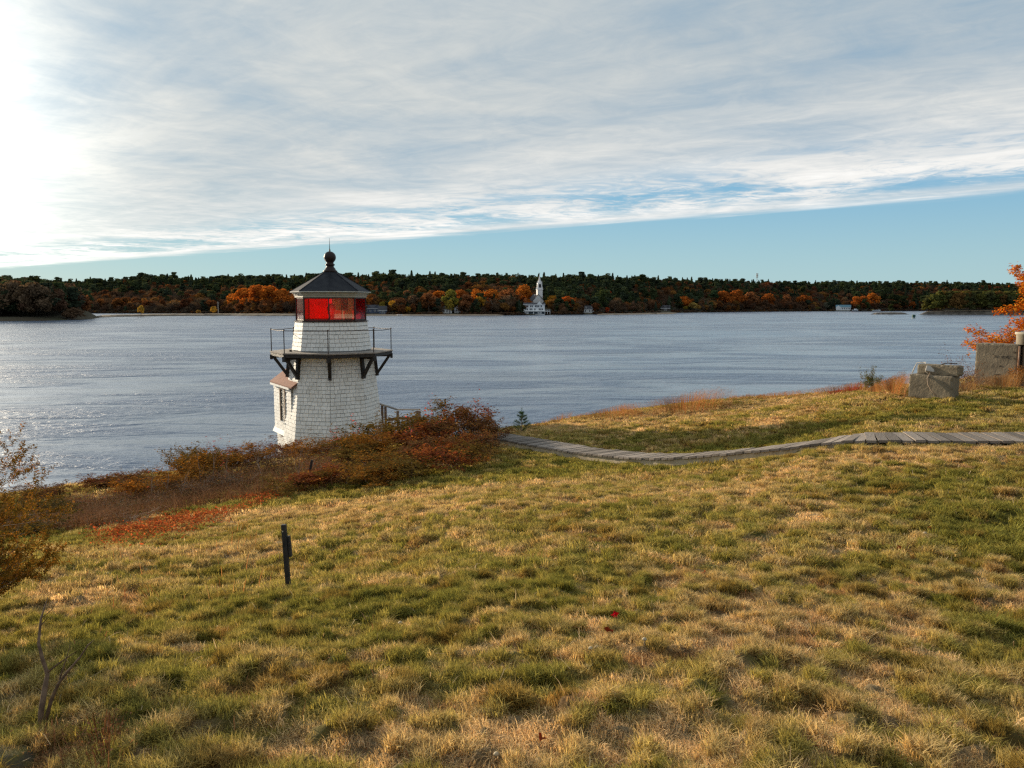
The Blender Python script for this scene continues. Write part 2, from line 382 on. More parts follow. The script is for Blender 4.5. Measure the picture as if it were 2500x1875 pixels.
bp = N(nt, 'ShaderNodeBump', i_Strength=.9, i_Distance=.04); L(nt, ns.outputs[0], bp.inputs['Height']); L(nt, bp.outputs[0], b.inputs['Normal'])
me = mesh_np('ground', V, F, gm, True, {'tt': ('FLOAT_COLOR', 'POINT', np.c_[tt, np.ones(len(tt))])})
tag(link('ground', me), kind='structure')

# ------------------------------------------------------------------ water
wm = bpy.data.materials.new('river_water'); wm.use_nodes = True; nt = wm.node_tree; b = nt.nodes['Principled BSDF']
b.inputs['Base Color'].default_value = (.095, .125, .165, 1); b.inputs['IOR'].default_value = 1.33; b.inputs['Specular IOR Level'].default_value = .5
geo = N(nt, 'ShaderNodeNewGeometry'); hs = None
def wv(scale, amp, st, rot, det=3., dist=.4, rgh=.55):
    global hs
    mp = N(nt, 'ShaderNodeMapping'); L(nt, geo.outputs['Position'], mp.inputs[0]); mp.inputs['Scale'].default_value = st; mp.inputs['Rotation'].default_value = (0, 0, rot)
    n = N(nt, 'ShaderNodeTexNoise', i_Scale=scale, i_Detail=det, i_Roughness=rgh, i_Distortion=dist); L(nt, mp.outputs[0], n.inputs[0])
    return n.outputs[0]
patch = wv(.022, 1, (.45, 1, 1), .12, 4., 1.2)        # cat's paws and slicks
patch2 = wv(.09, 1, (.35, 1, 1), -.1, 4., 1.0)
gust = SM(nt, M_(nt, 'ADD', M_(nt, 'MULTIPLY', patch, .55), M_(nt, 'MULTIPLY', patch2, .45)), .42, .60, .15, 1.45)
h = M_(nt, 'MULTIPLY', wv(.55, 1, (.45, 1, 1), .10, 4., .5), .30)
h = M_(nt, 'ADD', h, M_(nt, 'MULTIPLY', wv(1.9, 1, (.5, 1, 1), -.22, 4., .5, .6), .15))
h = M_(nt, 'ADD', h, M_(nt, 'MULTIPLY', wv(5.5, 1, (.6, 1, 1), .3, 3., .3), .022))
h = M_(nt, 'MULTIPLY', h, gust)
h = M_(nt, 'ADD', h, M_(nt, 'MULTIPLY', wv(.12, 1, (.3, 1, 1), .06, 3., .8), .35))
L(nt, MIXC(nt, SM(nt, patch2, .38, .62), (.21, .25, .31), (.12, .165, .25)), b.inputs['Base Color'])
bp = N(nt, 'ShaderNodeBump', i_Strength=1.0, i_Distance=1.85); L(nt, h, bp.inputs['Height']); L(nt, bp.outputs[0], b.inputs['Normal'])
L(nt, M_(nt, 'ADD', .20, M_(nt, 'MULTIPLY', gust, .06)), b.inputs['Roughness'])
w = MB(); w.add([(-5200,-300,0),(5200,-300,0),(5200,4900,0),(-5200,4900,0)], [(0,1,2,3)])
tag(w.build('river', wm), kind='structure')

# ------------------------------------------------------------------ far shore
def itp(x, tab): return np.interp(x, [t[0] for t in tab], [t[1] for t in tab])
SHORE = [(-2600,700),(-600,840),(235,840),(560,800),(640,690),(850,672),(1250,680),(1400,715),(1500,760),(1640,880),(1800,985),(2000,1085),(2100,1065),(2200,1130),(2600,1150),(5200,1250)]
SKYL = [(-2600,680),(-600,690),(60,692),(230,690),(300,687),(370,680),(440,682),(520,682),(620,678),(700,681),(870,680),(970,679),(1100,678),(1250,680),(1340,682),(1450,680),(1600,685),(1750,688),(1850,691),(2000,693),(2150,694),(2300,695),(2500,698),(5200,700)]
RIDGE_W = 330.
TREE_H = 15.
def hill_z(px, t):
    """px = bearing column of the survey, t = metres behind the shoreline"""
    ds = itp(px, SHORE); dr = ds + RIDGE_W
    zr = EYE + (743.4 - itp(px, SKYL)) / FPX * dr - TREE_H * .86
    f = sstep(0, 1, np.clip((t - 12) / (RIDGE_W - 12), 0, 1))
    z = np.where(t < 12, .14 * t - .5, 1.2 + (zr - 1.2) * f * .93 + (zr) * .07 * np.clip(t / RIDGE_W, 0, 1.0))
    z = np.where(t > RIDGE_W, zr - (t - RIDGE_W) * .03, z)
    return z
def far_xy(px, t):
    d = itp(px, SHORE) + t; return (px - 1250) / FPX * d, d
pc = np.concatenate([np.linspace(-2600, -150, 40), np.linspace(-130, 2640, 240), np.linspace(2700, 5200, 40)])
tr = np.array([-25, -8, 0, 4, 8, 12, 20, 35, 55, 80, 110, 145, 185, 230, 280, 330, 420, 600, 900, 1400, 2200, 3500])
PC, TR = np.meshgrid(pc, tr); X, Y = far_xy(PC, TR); Z = hill_z(PC, np.maximum(TR, -20)); Z[TR < 0] = -2.5
Z = Z + np.where(TR > 20, (fbm(X, Y, .012, 3, 2.) - .5) * 6 * np.clip(TR / 150, 0, 1), 0)
nx, ny = len(pc), len(tr); idx = np.arange(nx * ny).reshape(ny, nx)
F = np.c_[idx[:-1, :-1].ravel(), idx[:-1, 1:].ravel(), idx[1:, 1:].ravel(), idx[1:, :-1].ravel()]
hm = mat('leaf_litter_hill', (.075, .055, .035), (.05, .05, .025), scale=.05, coords='World', rough=.95, c3=(.10, .075, .045))
tag(link('far_hill', mesh_np('far_hill', np.c_[X.ravel(), Y.ravel(), Z.ravel()], F, hm, True)), kind='structure')
def hz(px, t):
    px = np.asarray(px, float); t = np.asarray(t, float); x, y = far_xy(px, t)
    return hill_z(px, t) + np.where(t > 20, (fbm(x, y, .012, 3, 2.) - .5) * 6 * np.clip(t / 150, 0, 1), 0)
def FP(px, t):   # a place on the far hill
    x, y = far_xy(px, t); return Vector((float(x), float(y), float(hz(px, t))))

def land_blob(name, pts, top, mt, sub=3, base=-2., rough=1.2, seed=0., shoulder=5.):
    """low land: outline (x,y) in metres, rising from the water to `top` over `shoulder` metres"""
    pts = np.array(pts, float); x0, y0 = pts.min(0) - 4; x1, y1 = pts.max(0) + 4
    n = 90; xs = np.linspace(x0, x1, n); ys = np.linspace(y0, y1, n); X, Y = np.meshgrid(xs, ys)
    d = np.full(X.shape, 1e9); ins = np.zeros(X.shape, bool)
    for a, b_ in zip(pts, np.roll(pts, -1, 0)):
        ab = b_ - a; t = np.clip(((X - a[0]) * ab[0] + (Y - a[1]) * ab[1]) / (ab @ ab), 0, 1)
        d = np.minimum(d, np.hypot(X - a[0] - t * ab[0], Y - a[1] - t * ab[1]))
        c = (a[1] > Y) != (b_[1] > Y)
        with np.errstate(divide='ignore', invalid='ignore'): ins ^= c & (X < (b_[0] - a[0]) * (Y - a[1]) / (b_[1] - a[1]) + a[0])
    sd = np.where(ins, d, -d) + (fbm(X, Y, .35, 3, seed) - .5) * rough * 2
    tp = top(X, Y) if callable(top) else top
    Z = np.where(sd > 0, tp * sstep(0, shoulder, sd) ** .7 + (fbm(X, Y, .5, 4, seed + 5) - .5) * rough * .5 * np.clip(sd, 0, 1), sd * .5)
    Z = np.maximum(Z, base)
    idx = np.arange(n * n).reshape(n, n)
    F = np.c_[idx[:-1, :-1].ravel(), idx[:-1, 1:].ravel(), idx[1:, 1:].ravel(), idx[1:, :-1].ravel()]
    F = F[Z.ravel()[F].max(1) > base + .01]
    o = link(name, mesh_np(name, np.c_[X.ravel(), Y.ravel(), Z.ravel()], F, mt, True))
    def zf(x, y):
        i = np.clip(np.searchsorted(xs, x), 0, n - 1); j = np.clip(np.searchsorted(ys, y), 0, n - 1); return Z[j, i]
    return o, zf
def XY(px, d): return ((px - 1250) / FPX * d, d)
mud = mat('tidal_mud', (.10, .075, .05), (.16, .12, .08), scale=.15, coords='World', rough=.8)
rock = mat('shore_rock', (.10, .085, .07), (.20, .17, .14), scale=.25, coords='World', rough=.9, c3=(.07, .06, .05))
head, head_z = land_blob('headland', [XY(-900,500),XY(-300,445),XY(0,440),XY(120,455),XY(225,495),XY(245,560),XY(180,640),XY(-200,760),XY(-900,760)], lambda X, Y: 2 + 9 * sstep(470, 600, Y), hm, shoulder=14, seed=4.)
tag(head, kind='structure')
spit, spit_z = land_blob('shore_spit', [XY(215,545),XY(300,600),XY(420,640),XY(560,655),XY(720,640),XY(860,664),XY(860,700),XY(700,690),XY(540,690),XY(380,670),XY(235,600)], 1.5, mud, shoulder=9, seed=9.)
tag(spit, kind='structure')
isl, isl_z = land_blob('pine_island', [XY(2240,725),XY(2330,714),XY(2450,716),XY(2600,722),XY(2760,740),XY(2760,800),XY(2400,800),XY(2270,765)], 3.2, rock, shoulder=5, seed=14.)
tag(isl, kind='structure')
islet, islet_z = land_blob('rocky_islet', [XY(2120,742),XY(2150,735),XY(2185,737),XY(2218,742),XY(2185,752),XY(2150,752)], 1.9, rock, shoulder=4, seed=19., rough=.8)
tag(islet, kind='structure')
bch = mat('pale_beach', (.34, .26, .18), (.22, .16, .11), scale=.2, coords='World', rough=.95)
for k, (pts, tp) in enumerate([([XY(1455,720),XY(1520,722),XY(1640,765),XY(1655,880),XY(1560,800),XY(1455,745)], .8), ([XY(870,652),XY(1050,658),XY(1230,668),XY(1230,700),XY(870,690)], .9)]):
    o, _ = land_blob('beach', pts, tp, bch, shoulder=6, seed=23. + k * 3); tag(o, kind='structure')

# ------------------------------------------------------------------ tree makers
def crown_np(seed, n, shape='round', leaf=.09, lobes=18, sparse=0., wh=.8):
    """unit-height crown (0..1 in z, radius ~wh/2): many leaf-clump quads on lumpy lobes. returns verts, faces, lc"""
    r = np.random.default_rng(seed); C = []; S = []
    if shape == 'round':
        for i in range(lobes):
            u = r.uniform(-.75, 1); a = r.uniform(0, 6.283); q = math.sqrt(max(0, 1 - u * u)) * r.uniform(.35, .82)
            C.append((math.cos(a) * q * wh * .5, math.sin(a) * q * wh * .5, .56 + u * .33)); S.append(r.uniform(.12, .21))
    elif shape == 'pine':      # loose flat plates
        for i in range(lobes):
            z = r.uniform(.25, .97); a = r.uniform(0, 6.283); q = (1.02 - z) ** .55 * r.uniform(.1, .95)
            C.append((math.cos(a) * q * wh * .55, math.sin(a) * q * wh * .55, z)); S.append(r.uniform(.09, .17))
    C = np.array(C) if C else None; S = np.array(S) if S else None
    if shape == 'cone':
        z = r.uniform(0, 1, n) ** 1.15; tier = np.floor(z * 11) / 11; fr = (z * 11) % 1
        q = (1 - z) * (1.08 - .45 * fr) * wh * .5 * (.55 + .45 * np.sqrt(r.random(n))); a = r.uniform(0, 6.283, n) 
        q = q * (1 + .25 * np.sin(a * 3 + tier * 20)) + .012
        p = np.c_[np.cos(a) * q, np.sin(a) * q, .10 + z * .9]; lob = tier; nrm = np.c_[np.cos(a), np.sin(a), np.full(n, .5)]
    else:
        k = r.integers(0, len(C), n); d = r.normal(size=(n, 3)); d /= np.linalg.norm(d, axis=1)[:, None]
        sq = np.array([1, 1, .42 if shape == 'pine' else .8])
        rad = S[k] * (.65 + .4 * r.random(n))
        p = C[k] + d * rad[:, None] * sq; lob = r.random(len(C))[k]; nrm = d
    if sparse:
        kp = r.random(len(p)) > sparse; p, lob, nrm = p[kp], lob[kp], nrm[kp]
    m = len(p); nn = nrm + r.normal(size=(m, 3)) * .55; nn /= np.linalg.norm(nn, axis=1)[:, None]
    t = np.cross(nn, r.normal(size=(m, 3))); t /= np.linalg.norm(t, axis=1)[:, None]; bt = np.cross(nn, t)
    s = leaf * r.uniform(.6, 1.3, m)[:, None]
    v = np.stack([p - t * s * .5, p + bt * s * .36, p + t * s * .5, p - bt * s * .36], 1).reshape(-1, 3)
    f = np.arange(m * 4).reshape(m, 4)
    lc = np.c_[.35 * lob + .65 * r.random(m), r.random(m) * .5 + lob * .5, r.random(m)]
    return v, f, np.repeat(lc, 4, 0)
def trunk_mb(h, r0, branches, seed, spread=.3, start=.3):
    r = random.Random(seed); m = MB()
    pts = [(r.uniform(-.01, .01) * i * h * .3, r.uniform(-.01, .01) * i * h * .3, h * i / 4 * .95 - (.5 if i == 0 else 0) * .1) for i in range(5)]
    m.tube(pts, [r0, r0 * .8, r0 * .6, r0 * .4, r0 * .15], 5)
    for i in range(branches):
        z = h * r.uniform(start, .8); a = r.uniform(0, 6.28); l = h * spread * r.uniform(.6, 1.1)
        m.tube([(0, 0, z), (math.cos(a) * l * .5, math.sin(a) * l * .5, z + l * .35), (math.cos(a) * l, math.sin(a) * l, z + l * .85)], [r0 * .4, r0 * .28, r0 * .08], 4)
    return m
far_leaf = leafmat('far_foliage', 'OBJECT', trans=.30, var=.55)
far_leaf_i = leafmat('far_foliage_mass', 'INST', trans=.30, var=.55)
bark = mat('far_bark', (.12, .095, .075), (.20, .17, .14), scale=2., rough=.95)
bark_i = bark
def crown_mesh(nm, material, *a, **k):
    v, f, lc = crown_np(*a, **k); return mesh_np(nm, v, f, material, False, {'lc': ('FLOAT_VECTOR', 'POINT', lc)})
CR = {'round': [crown_mesh('crown', None, 100 + i, 1500, 'round', .085, 16 + i * 2, wh=.78 + .06 * (i % 3)) for i in range(5)],
      'bare': [crown_mesh('crown', None, 200 + i, 700, 'round', .06, 16, wh=.75) for i in range(3)],
      'cone': [crown_mesh('crown', None, 300 + i, 1100, 'cone', .075, wh=.42 + .05 * i) for i in range(3)],
      'pine': [crown_mesh('crown', None, 400 + i, 1100, 'pine', .085, 15 + 2 * i, wh=.62) for i in range(4)]}
TK = {'round': [trunk_mb(.8, .022, 5, 3).mesh('trunk', bark)], 'bare': [trunk_mb(.85, .02, 12, 4, .35, .2).mesh('trunk', bark)], 'cone': [trunk_mb(.9, .016, 0, 5).mesh('trunk', bark)], 'pine': [trunk_mb(.92, .018, 6, 6, .22).mesh('trunk', bark)]}
for k in CR:
    for me in CR[k]: me.materials.append(far_leaf)
def tree(name, loc, h, kind='round', col=(.3, .12, .03), w=1., label=None, group=None, cat='tree', sink=.02):
    t = empty(name, loc, random.uniform(0, 6.28), label=label, cat=cat, group=group)
    c = link('crown', random.choice(CR[kind]), t, scale=(h * w, h * w, h)); c.color = (*col, 1)
    link('trunk', TK[kind][0], t, scale=(h, h, h), loc=(0, 0, -h * sink))
    return t

# geometry-nodes scatter of prototypes (for what nobody could count)
def protos(name, items):
    c = bpy.data.collections.new(name)
    for i, me in enumerate(items):
        o = bpy.data.objects.new('%s_%02d' % (name, i), me); c.objects.link(o)
    return c
def scatter(name, pts, coll, idx, rot, scl, tint, material=None):
    """pts (n,3); idx (n,) which prototype; rot (n,3) euler; scl (n,3) or (n,); tint (n,3)"""
    me = bpy.data.meshes.new(name); pts = np.asarray(pts, np.float32); n = len(pts)
    me.vertices.add(n); me.vertices.foreach_set('co', pts.ravel())
    scl = np.asarray(scl); scl = np.repeat(scl[:, None], 3, 1) if scl.ndim == 1 else scl
    for an, typ, arr, fld in (('pid', 'INT', idx, 'value'), ('prot', 'FLOAT_VECTOR', rot, 'vector'), ('pscl', 'FLOAT_VECTOR', scl, 'vector'), ('tint', 'FLOAT_VECTOR', tint, 'vector')):
        a = me.attributes.new(an, typ, 'POINT'); a.data.foreach_set(fld, np.asarray(arr, np.int32 if typ == 'INT' else np.float32).ravel())
    me.update(); o = bpy.data.objects.new(name, me); COL.objects.link(o)
    ng = bpy.data.node_groups.new(name, 'GeometryNodeTree')
    ng.interface.new_socket('Geometry', in_out='INPUT', socket_type='NodeSocketGeometry'); ng.interface.new_socket('Geometry', in_out='OUTPUT', socket_type='NodeSocketGeometry')
    gi = ng.nodes.new('NodeGroupInput'); go = ng.nodes.new('NodeGroupOutput')
    ci = ng.nodes.new('GeometryNodeCollectionInfo'); ci.inputs['Collection'].default_value = coll; ci.inputs['Separate Children'].default_value = True; ci.inputs['Reset Children'].default_value = True
    ip = ng.nodes.new('GeometryNodeInstanceOnPoints'); ip.inputs['Pick Instance'].default_value = True
    def na(nm, typ):
        q = ng.nodes.new('GeometryNodeInputNamedAttribute'); q.data_type = typ; q.inputs['Name'].default_value = nm; return q.outputs['Attribute']
    ng.links.new(gi.outputs[0], ip.inputs['Points']); ng.links.new(ci.outputs[0], ip.inputs['Instance'])
    ng.links.new(na('pid', 'INT'), ip.inputs['Instance Index'])
    er = ng.nodes.new('FunctionNodeEulerToRotation'); ng.links.new(na('prot', 'FLOAT_VECTOR'), er.inputs[0]); ng.links.new(er.outputs[0], ip.inputs['Rotation'])
    ng.links.new(na('pscl', 'FLOAT_VECTOR'), ip.inputs['Scale']); ng.links.new(ip.outputs[0], go.inputs[0])
    md = o.modifiers.new('scatter', 'NODES'); md.node_group = ng
    return o

# ------------------------------------------------------------------ far forest mass
ORG = np.array([(.21,.085,.028),(.17,.066,.026),(.16,.08,.04),(.24,.12,.035),(.14,.055,.028),(.12,.065,.038)])
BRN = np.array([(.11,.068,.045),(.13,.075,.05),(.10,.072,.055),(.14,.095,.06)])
GRN = np.array([(.055,.074,.042),(.056,.078,.036),(.044,.060,.040),(.066,.082,.036)])
clear = [(1305,22,62,48),(1435,12,40,26),(1623,14,30,42),(2055,20,30,45),(918,30,40,36),(1105,22,30,30)]   # px, half-width px, t max, open slope in front of houses
n = 15000
px = rng.uniform(-500, 2900, n); t = rng.uniform(7, 470, n) ** 1.0
sh = fbm(px / 60, t / 60, 1., 3, 7.)
x, y = far_xy(px, t); z = hz(px, t)
ev = sstep(110, 270, t) * .62 + .12; ev = np.where((px > 1450) & (px < 1700) & (t < 150), .5, ev); ev = ev + (sh - .5) * 1.5
ev = np.where((px > 1310) & (px < 1530) & (t > 50), ev + .35, ev); ev = np.where((px < 560) & (t < 60), ev - .3, ev)
cone = rng.random(n) < ev
keep = np.ones(n, bool)
for c, hw, tm, _ in clear: keep &= ~((np.abs(px - c) < hw) & (t < tm))
keep &= ~((np.abs(px - 1318) < 26) & (t < 95))
keep &= ~((px > 1600) & (px < 1705) & (t < 38))
px, t, x, y, z, cone = [q[keep] for q in (px, t, x, y, z, cone)]; n = len(px)
kindr = rng.random(n); bare = (~cone) & (kindr < np.where((px < 545) & (t < 190), .85, np.where((px > 1480) & (px < 1660) & (t < 120), .8, np.where(px > 1330, .55, np.where(t < 60, .5, .30)))))  # extra brown bare trees stand in for shade over the darker woods
items = [m.copy() for m in CR['round']] + [m.copy() for m in CR['bare']] + [m.copy() for m in CR['cone']] + [m.copy() for m in CR['pine']]
for m_ in items: m_.materials.clear(); m_.materials.append(far_leaf_i)
forest_protos = protos('forest_tree', items)
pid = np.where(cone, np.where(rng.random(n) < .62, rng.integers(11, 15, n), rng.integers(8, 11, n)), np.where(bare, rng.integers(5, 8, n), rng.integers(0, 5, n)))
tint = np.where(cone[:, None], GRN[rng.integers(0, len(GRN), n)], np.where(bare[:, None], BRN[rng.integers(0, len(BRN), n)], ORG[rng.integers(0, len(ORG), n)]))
tint = tint * rng.uniform(.7, 1.25, n)[:, None]
hgt = np.where(cone, rng.uniform(10, 19.5, n), rng.uniform(8.5, 15, n)) * np.where(t < 20, .72, 1.) * np.where(cone & (rng.random(n) < .05), 1.2, 1.)
wd = hgt * np.where(pid >= 8, np.where(pid < 11, 1.0, 1.1), rng.uniform(.95, 1.35, n))
scatter_args = dict()
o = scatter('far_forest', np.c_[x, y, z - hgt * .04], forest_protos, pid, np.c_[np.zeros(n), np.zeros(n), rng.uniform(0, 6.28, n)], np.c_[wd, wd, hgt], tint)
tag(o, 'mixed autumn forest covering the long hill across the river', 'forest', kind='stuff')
# dark wood on the left headland
n = 900; px = rng.uniform(-700, 238, n); d = rng.uniform(458, 640, n); x, y = XY(px, d); z = head_z(x, y); k = (z > 1.2) & ~((px > 205) & (d < 500)); px, d, x, y, z = [q[k] for q in (px, d, x, y, z)]; n = len(px)
cone = rng.random(n) < np.where(d > 520, .6, .3); pid = np.where(cone, rng.integers(11, 15, n), np.where(rng.random(n) < .5, rng.integers(5, 8, n), rng.integers(0, 5, n)))
top = itp(px, [(-700,664),(0,668),(60,676),(110,680),(150,686),(200,694),(238,706)]); hmax = EYE + (743.4 - top) / FPX * d - z
hgt = np.clip(hmax * rng.uniform(.72, 1.0, n), 5, 22); tint = np.where(cone[:, None], GRN[rng.integers(0, 4, n)], np.where((rng.random(n) < .12)[:, None], ORG[rng.integers(0, 6, n)], BRN[rng.integers(0, 4, n)]))
o = scatter('headland_wood', np.c_[x, y, z - .5], forest_protos, pid, np.c_[np.zeros(n), np.zeros(n), rng.uniform(0, 6.28, n)], np.c_[hgt, hgt, hgt], tint)
tag(o, 'dark wooded point running into the river at the far left', 'forest', kind='stuff')
# island wood
n = 420; px = rng.uniform(2246, 2740, n); d = rng.uniform(714, 790, n); x, y = XY(px, d); z = isl_z(x, y); k = z > .9; px, d, x, y, z = [q[k] for q in (px, d, x, y, z)]; n = len(px)
top = itp(px, [(2246,745),(2256,722),(2285,708),(2330,699),(2400,695),(2440,693),(2740,700)]); hmax = EYE + (743.4 - top) / FPX * d - z
hgt = np.clip(hmax * rng.uniform(.75, 1.05, n), 3, 19); pid = np.where(rng.random(n) < .88, rng.integers(11, 15, n), rng.integers(0, 5, n))
tint = np.where((pid > 10)[:, None], GRN[rng.integers(0, 4, n)] * np.array([1.9, 1.45, .9]), np.array([.16, .09, .03]))
o = scatter('island_wood', np.c_[x, y, z - .4], forest_protos, pid, np.c_[np.zeros(n), np.zeros(n), rng.uniform(0, 6.28, n)], np.c_[hgt, hgt, hgt], tint)
tag(o, 'dense pines covering the rocky island at the right of the river', 'forest', kind='stuff')
# shore scrub
n = 1600; px = rng.uniform(-200, 2300, n); t = rng.uniform(4, 12, n); keep = np.ones(n, bool)
for c, hw, tm, _ in clear: keep &= ~((np.abs(px - c) < hw))
px, t = px[keep], t[keep]; x, y = far_xy(px, t); z = hz(px, t); n = len(px); hgt = rng.uniform(1.2, 3.6, n); tint = np.where((rng.random(n) < .25)[:, None], ORG[rng.integers(0, 6, n)], BRN[rng.integers(0, 4, n)])
o = scatter('shore_scrub', np.c_[x, y, z - hgt * .3], forest_protos, rng.integers(0, 5, n), np.c_[np.zeros(n), np.zeros(n), rng.uniform(0, 6.28, n)], np.c_[hgt * 1.5, hgt * 1.5, hgt], tint)
tag(o, 'low brown scrub along the waterline of the far shore', 'scrub', kind='stuff')
# ------------------------------------------------------------------ lighthouse
WHITE = mat('white_shingle_paint', (.80, .80, .78), (.70, .70, .68), scale=3., coords='World', rough=.7, bump=.003, bscale=60, rand=.07, c3=(.62, .60, .55))
CORE = mat('shingle_backing_shadow_grey', (.38, .39, .41), (.30, .31, .33), scale=4.)  # grey put into the backing as shadow lines between shingle courses
TRIM = mat('cornice_paint', (.36, .35, .29), (.31, .30, .24), scale=6., rough=.6)
BLACK = mat('black_timber', (.020, .017, .016), (.035, .03, .028), scale=8., rough=.6)
IRON = mat('black_iron', (.03, .025, .024), (.07, .045, .035), scale=12., rough=.5, metallic=.3)
SLATE = mat('dark_roof_metal', (.014, .016, .022), (.026, .028, .034), scale=3., rough=.6, spec=.12, bump=.004, bscale=20)
FINM = mat('finial_paint', (.022, .014, .013), (.035, .022, .02), scale=8., rough=.4, spec=.2)
DECK = mat('grey_deck_boards', (.34, .30, .26), (.22, .19, .17), scale=5., rough=.9, rand=.2, stretch=(1, 1, 1), bump=.004)
WOODP = mat('weathered_rail', (.17, .10, .075), (.26, .20, .16), scale=9., rough=.85)
CONC = mat('old_concrete', (.27, .225, .16), (.15, .125, .09), scale=2.2, rough=.95, bump=.012, bscale=24, coords='World', c3=(.12, .085, .055), thr=(.3, .7))
FOUND = mat('foundation_stone', (.12, .11, .10), (.18, .165, .15), scale=3., rough=.95, bump=.01)
BROOF = mat('brown_roof_shingle', (.25, .085, .05), (.18, .06, .04), scale=6., rough=.85, bump=.006, bscale=30)
DGLASS = mat('dark_window_glass', (.02, .028, .03), (.035, .045, .04), scale=2., rough=.4, spec=.3)
def red_glass(name, tint, tr, transp, gloss=.10, thick=.25):
    m = bpy.data.materials.new(name); m.use_nodes = True; nt = m.node_tree; nt.nodes.clear(); out = N(nt, 'ShaderNodeOutputMaterial')
    a = N(nt, 'ShaderNodeBsdfTransparent'); a.inputs[0].default_value = (*transp, 1)
    b = N(nt, 'ShaderNodeBsdfTranslucent'); b.inputs[0].default_value = (*tint, 1)
    g = N(nt, 'ShaderNodeBsdfGlossy', i_Roughness=.06); g.inputs[0].default_value = (.9, .85, .85, 1)
    m1 = N(nt, 'ShaderNodeMixShader', i_0=tr); L(nt, a.outputs[0], m1.inputs[1]); L(nt, b.outputs[0], m1.inputs[2])
    fr = N(nt, 'ShaderNodeFresnel', i_IOR=1.45); m2 = N(nt, 'ShaderNodeMixShader'); L(nt, M_(nt, 'ADD', fr.outputs[0], gloss * .1), m2.inputs[0]); L(nt, m1.outputs[0], m2.inputs[1]); L(nt, g.outputs[0], m2.inputs[2])
    L(nt, m2.outputs[0], out.inputs[0]); return m
RED = red_glass('red_lantern_glass', (.92, .004, .12), .45, (.92, .012, .15))
CLEAR = red_glass('clear_lantern_glass', (.85, .66, .52), .28, (.9, .86, .80))
CLOTH = leafmat('lantern_blind', 'RGB', (.95, .74, .60), .6, .02)

TWR = (-7.49, 32.0, 3.8); TROT = R(-76.8 - 3.5)
lh = empty('lighthouse', TWR, TROT, label='white shingled octagonal lighthouse with red lantern glass and black ball finial', cat='lighthouse')
def vert(k, r, z): a = R(45 * k); return Vector((r * math.cos(a), r * math.sin(a), z))
RB = lambda z: 2.06 + (1.66 - 2.06) * z / 3.72
RU = lambda z: 1.60 + (1.45 - 1.60) * (z - 3.85) / 1.17
wedge = MB().add([(-.5,0,0),(.5,0,0),(.5,0,1),(-.5,0,1),(-.5,1,0),(.5,1,0),(.5,.35,1),(-.5,.35,1)], [(0,1,2,3),(4,7,6,5),(0,4,5,1),(1,5,6,2),(2,6,7,3),(3,7,4,0)])
wedge_me = wedge.mesh('shingle', WHITE)
r_s = random.Random(3)
def shingle_face(a0, b0, a1, b1, course=.155, wmin=.13, wmax=.27, hole=None):
    """a0-b0 bottom edge, a1-b1 top edge, seen from outside left to right; returns list of matrices"""
    out = []; up = ((a1 + b1) - (a0 + b0)) / 2; H = up.length; up.normalize(); u = (b0 - a0).normalized(); up = (up - u * up.dot(u)).normalized(); nrm = u.cross(up).normalized()
    nc = max(1, round(H / course)); ch = H / nc
    for i in range(nc):
        f = (i + .2) / nc; A = a0.lerp(a1, f); B = b0.lerp(b1, f); A = A + up * (i * ch - (A - a0).dot(up)); B = B + up * (i * ch - (B - b0).dot(up)); w = (B - A).length; x = 0.
        while x < w - .01:
            sw = r_s.uniform(wmin, wmax)
            if w - x - sw < wmin * .7: sw = w - x
            c = A + u * (x + sw / 2)
            if not (hole and hole(c + up * ch / 2)):
                Mx = Matrix.Identity(4); th = r_s.uniform(.024, .034)
                zz = r_s.uniform(-.006, .006); hh = ch * .915
                for j in range(3): Mx[j][0] = u[j] * (sw - .012); Mx[j][1] = nrm[j] * th; Mx[j][2] = up[j] * hh; Mx[j][3] = c[j] + up[j] * zz
                out.append(Mx)
            x += sw
    return out
def shingle_stuff(mats, parent, label=None):
    base = np.array([(*v, 1.) for v in wedge.v]); V = []; F = []
    for i, Mx in enumerate(mats):
        V.append((np.array(Mx) @ base.T).T[:, :3]); F += [[j + i * 8 for j in f] for f in wedge.f]
    o = link('shingle_courses', mesh_np('shingle_courses', np.vstack(V), F, WHITE), parent); o['kind'] = 'stuff'; return o
front, rest = [], []
for k in range(-4, 4):
    a, b = k, k + 1
    s = shingle_face(vert(a, RB(0), 0), vert(b, RB(0), 0), vert(a, RB(3.72), 3.72), vert(b, RB(3.72), 3.72))
    (front if k in (-1, 0) else rest).extend(s)
    rest += shingle_face(vert(a, RU(3.85), 3.85), vert(b, RU(3.85), 3.85), vert(a, RU(5.0), 5.0), vert(b, RU(5.0), 5.0))
front.sort(key=lambda m: -m[2][3]); rest += front[285:]; front = front[:285]
for Mx in front:
    o = link('shingle', wedge_me, lh); o.matrix_basis = Mx
shingle_stuff(rest, lh)
def lat(name, prof, m, n=8, parent=lh, smooth=False):
    b = MB(); b.lathe(prof, n); return b.build(name, m, parent, smooth)
lat('wall', [(RB(0) - .012, 0), (RB(3.72) - .012, 3.72), (1.5, 3.76)], CORE)
lat('upper_wall', [(RU(3.85) - .012, 3.81), (RU(5.0) - .012, 5.0)], CORE)
lat('foundation', [(2.03, -2.2), (2.03, -.28), (2.0, -.02)], FOUND)
lat('soffit', [(1.5, 3.70), (2.40, 3.72), (2.40, 3.745), (1.5, 3.75)], mat('soffit_paint', (.55, .50, .45), scale=4.))
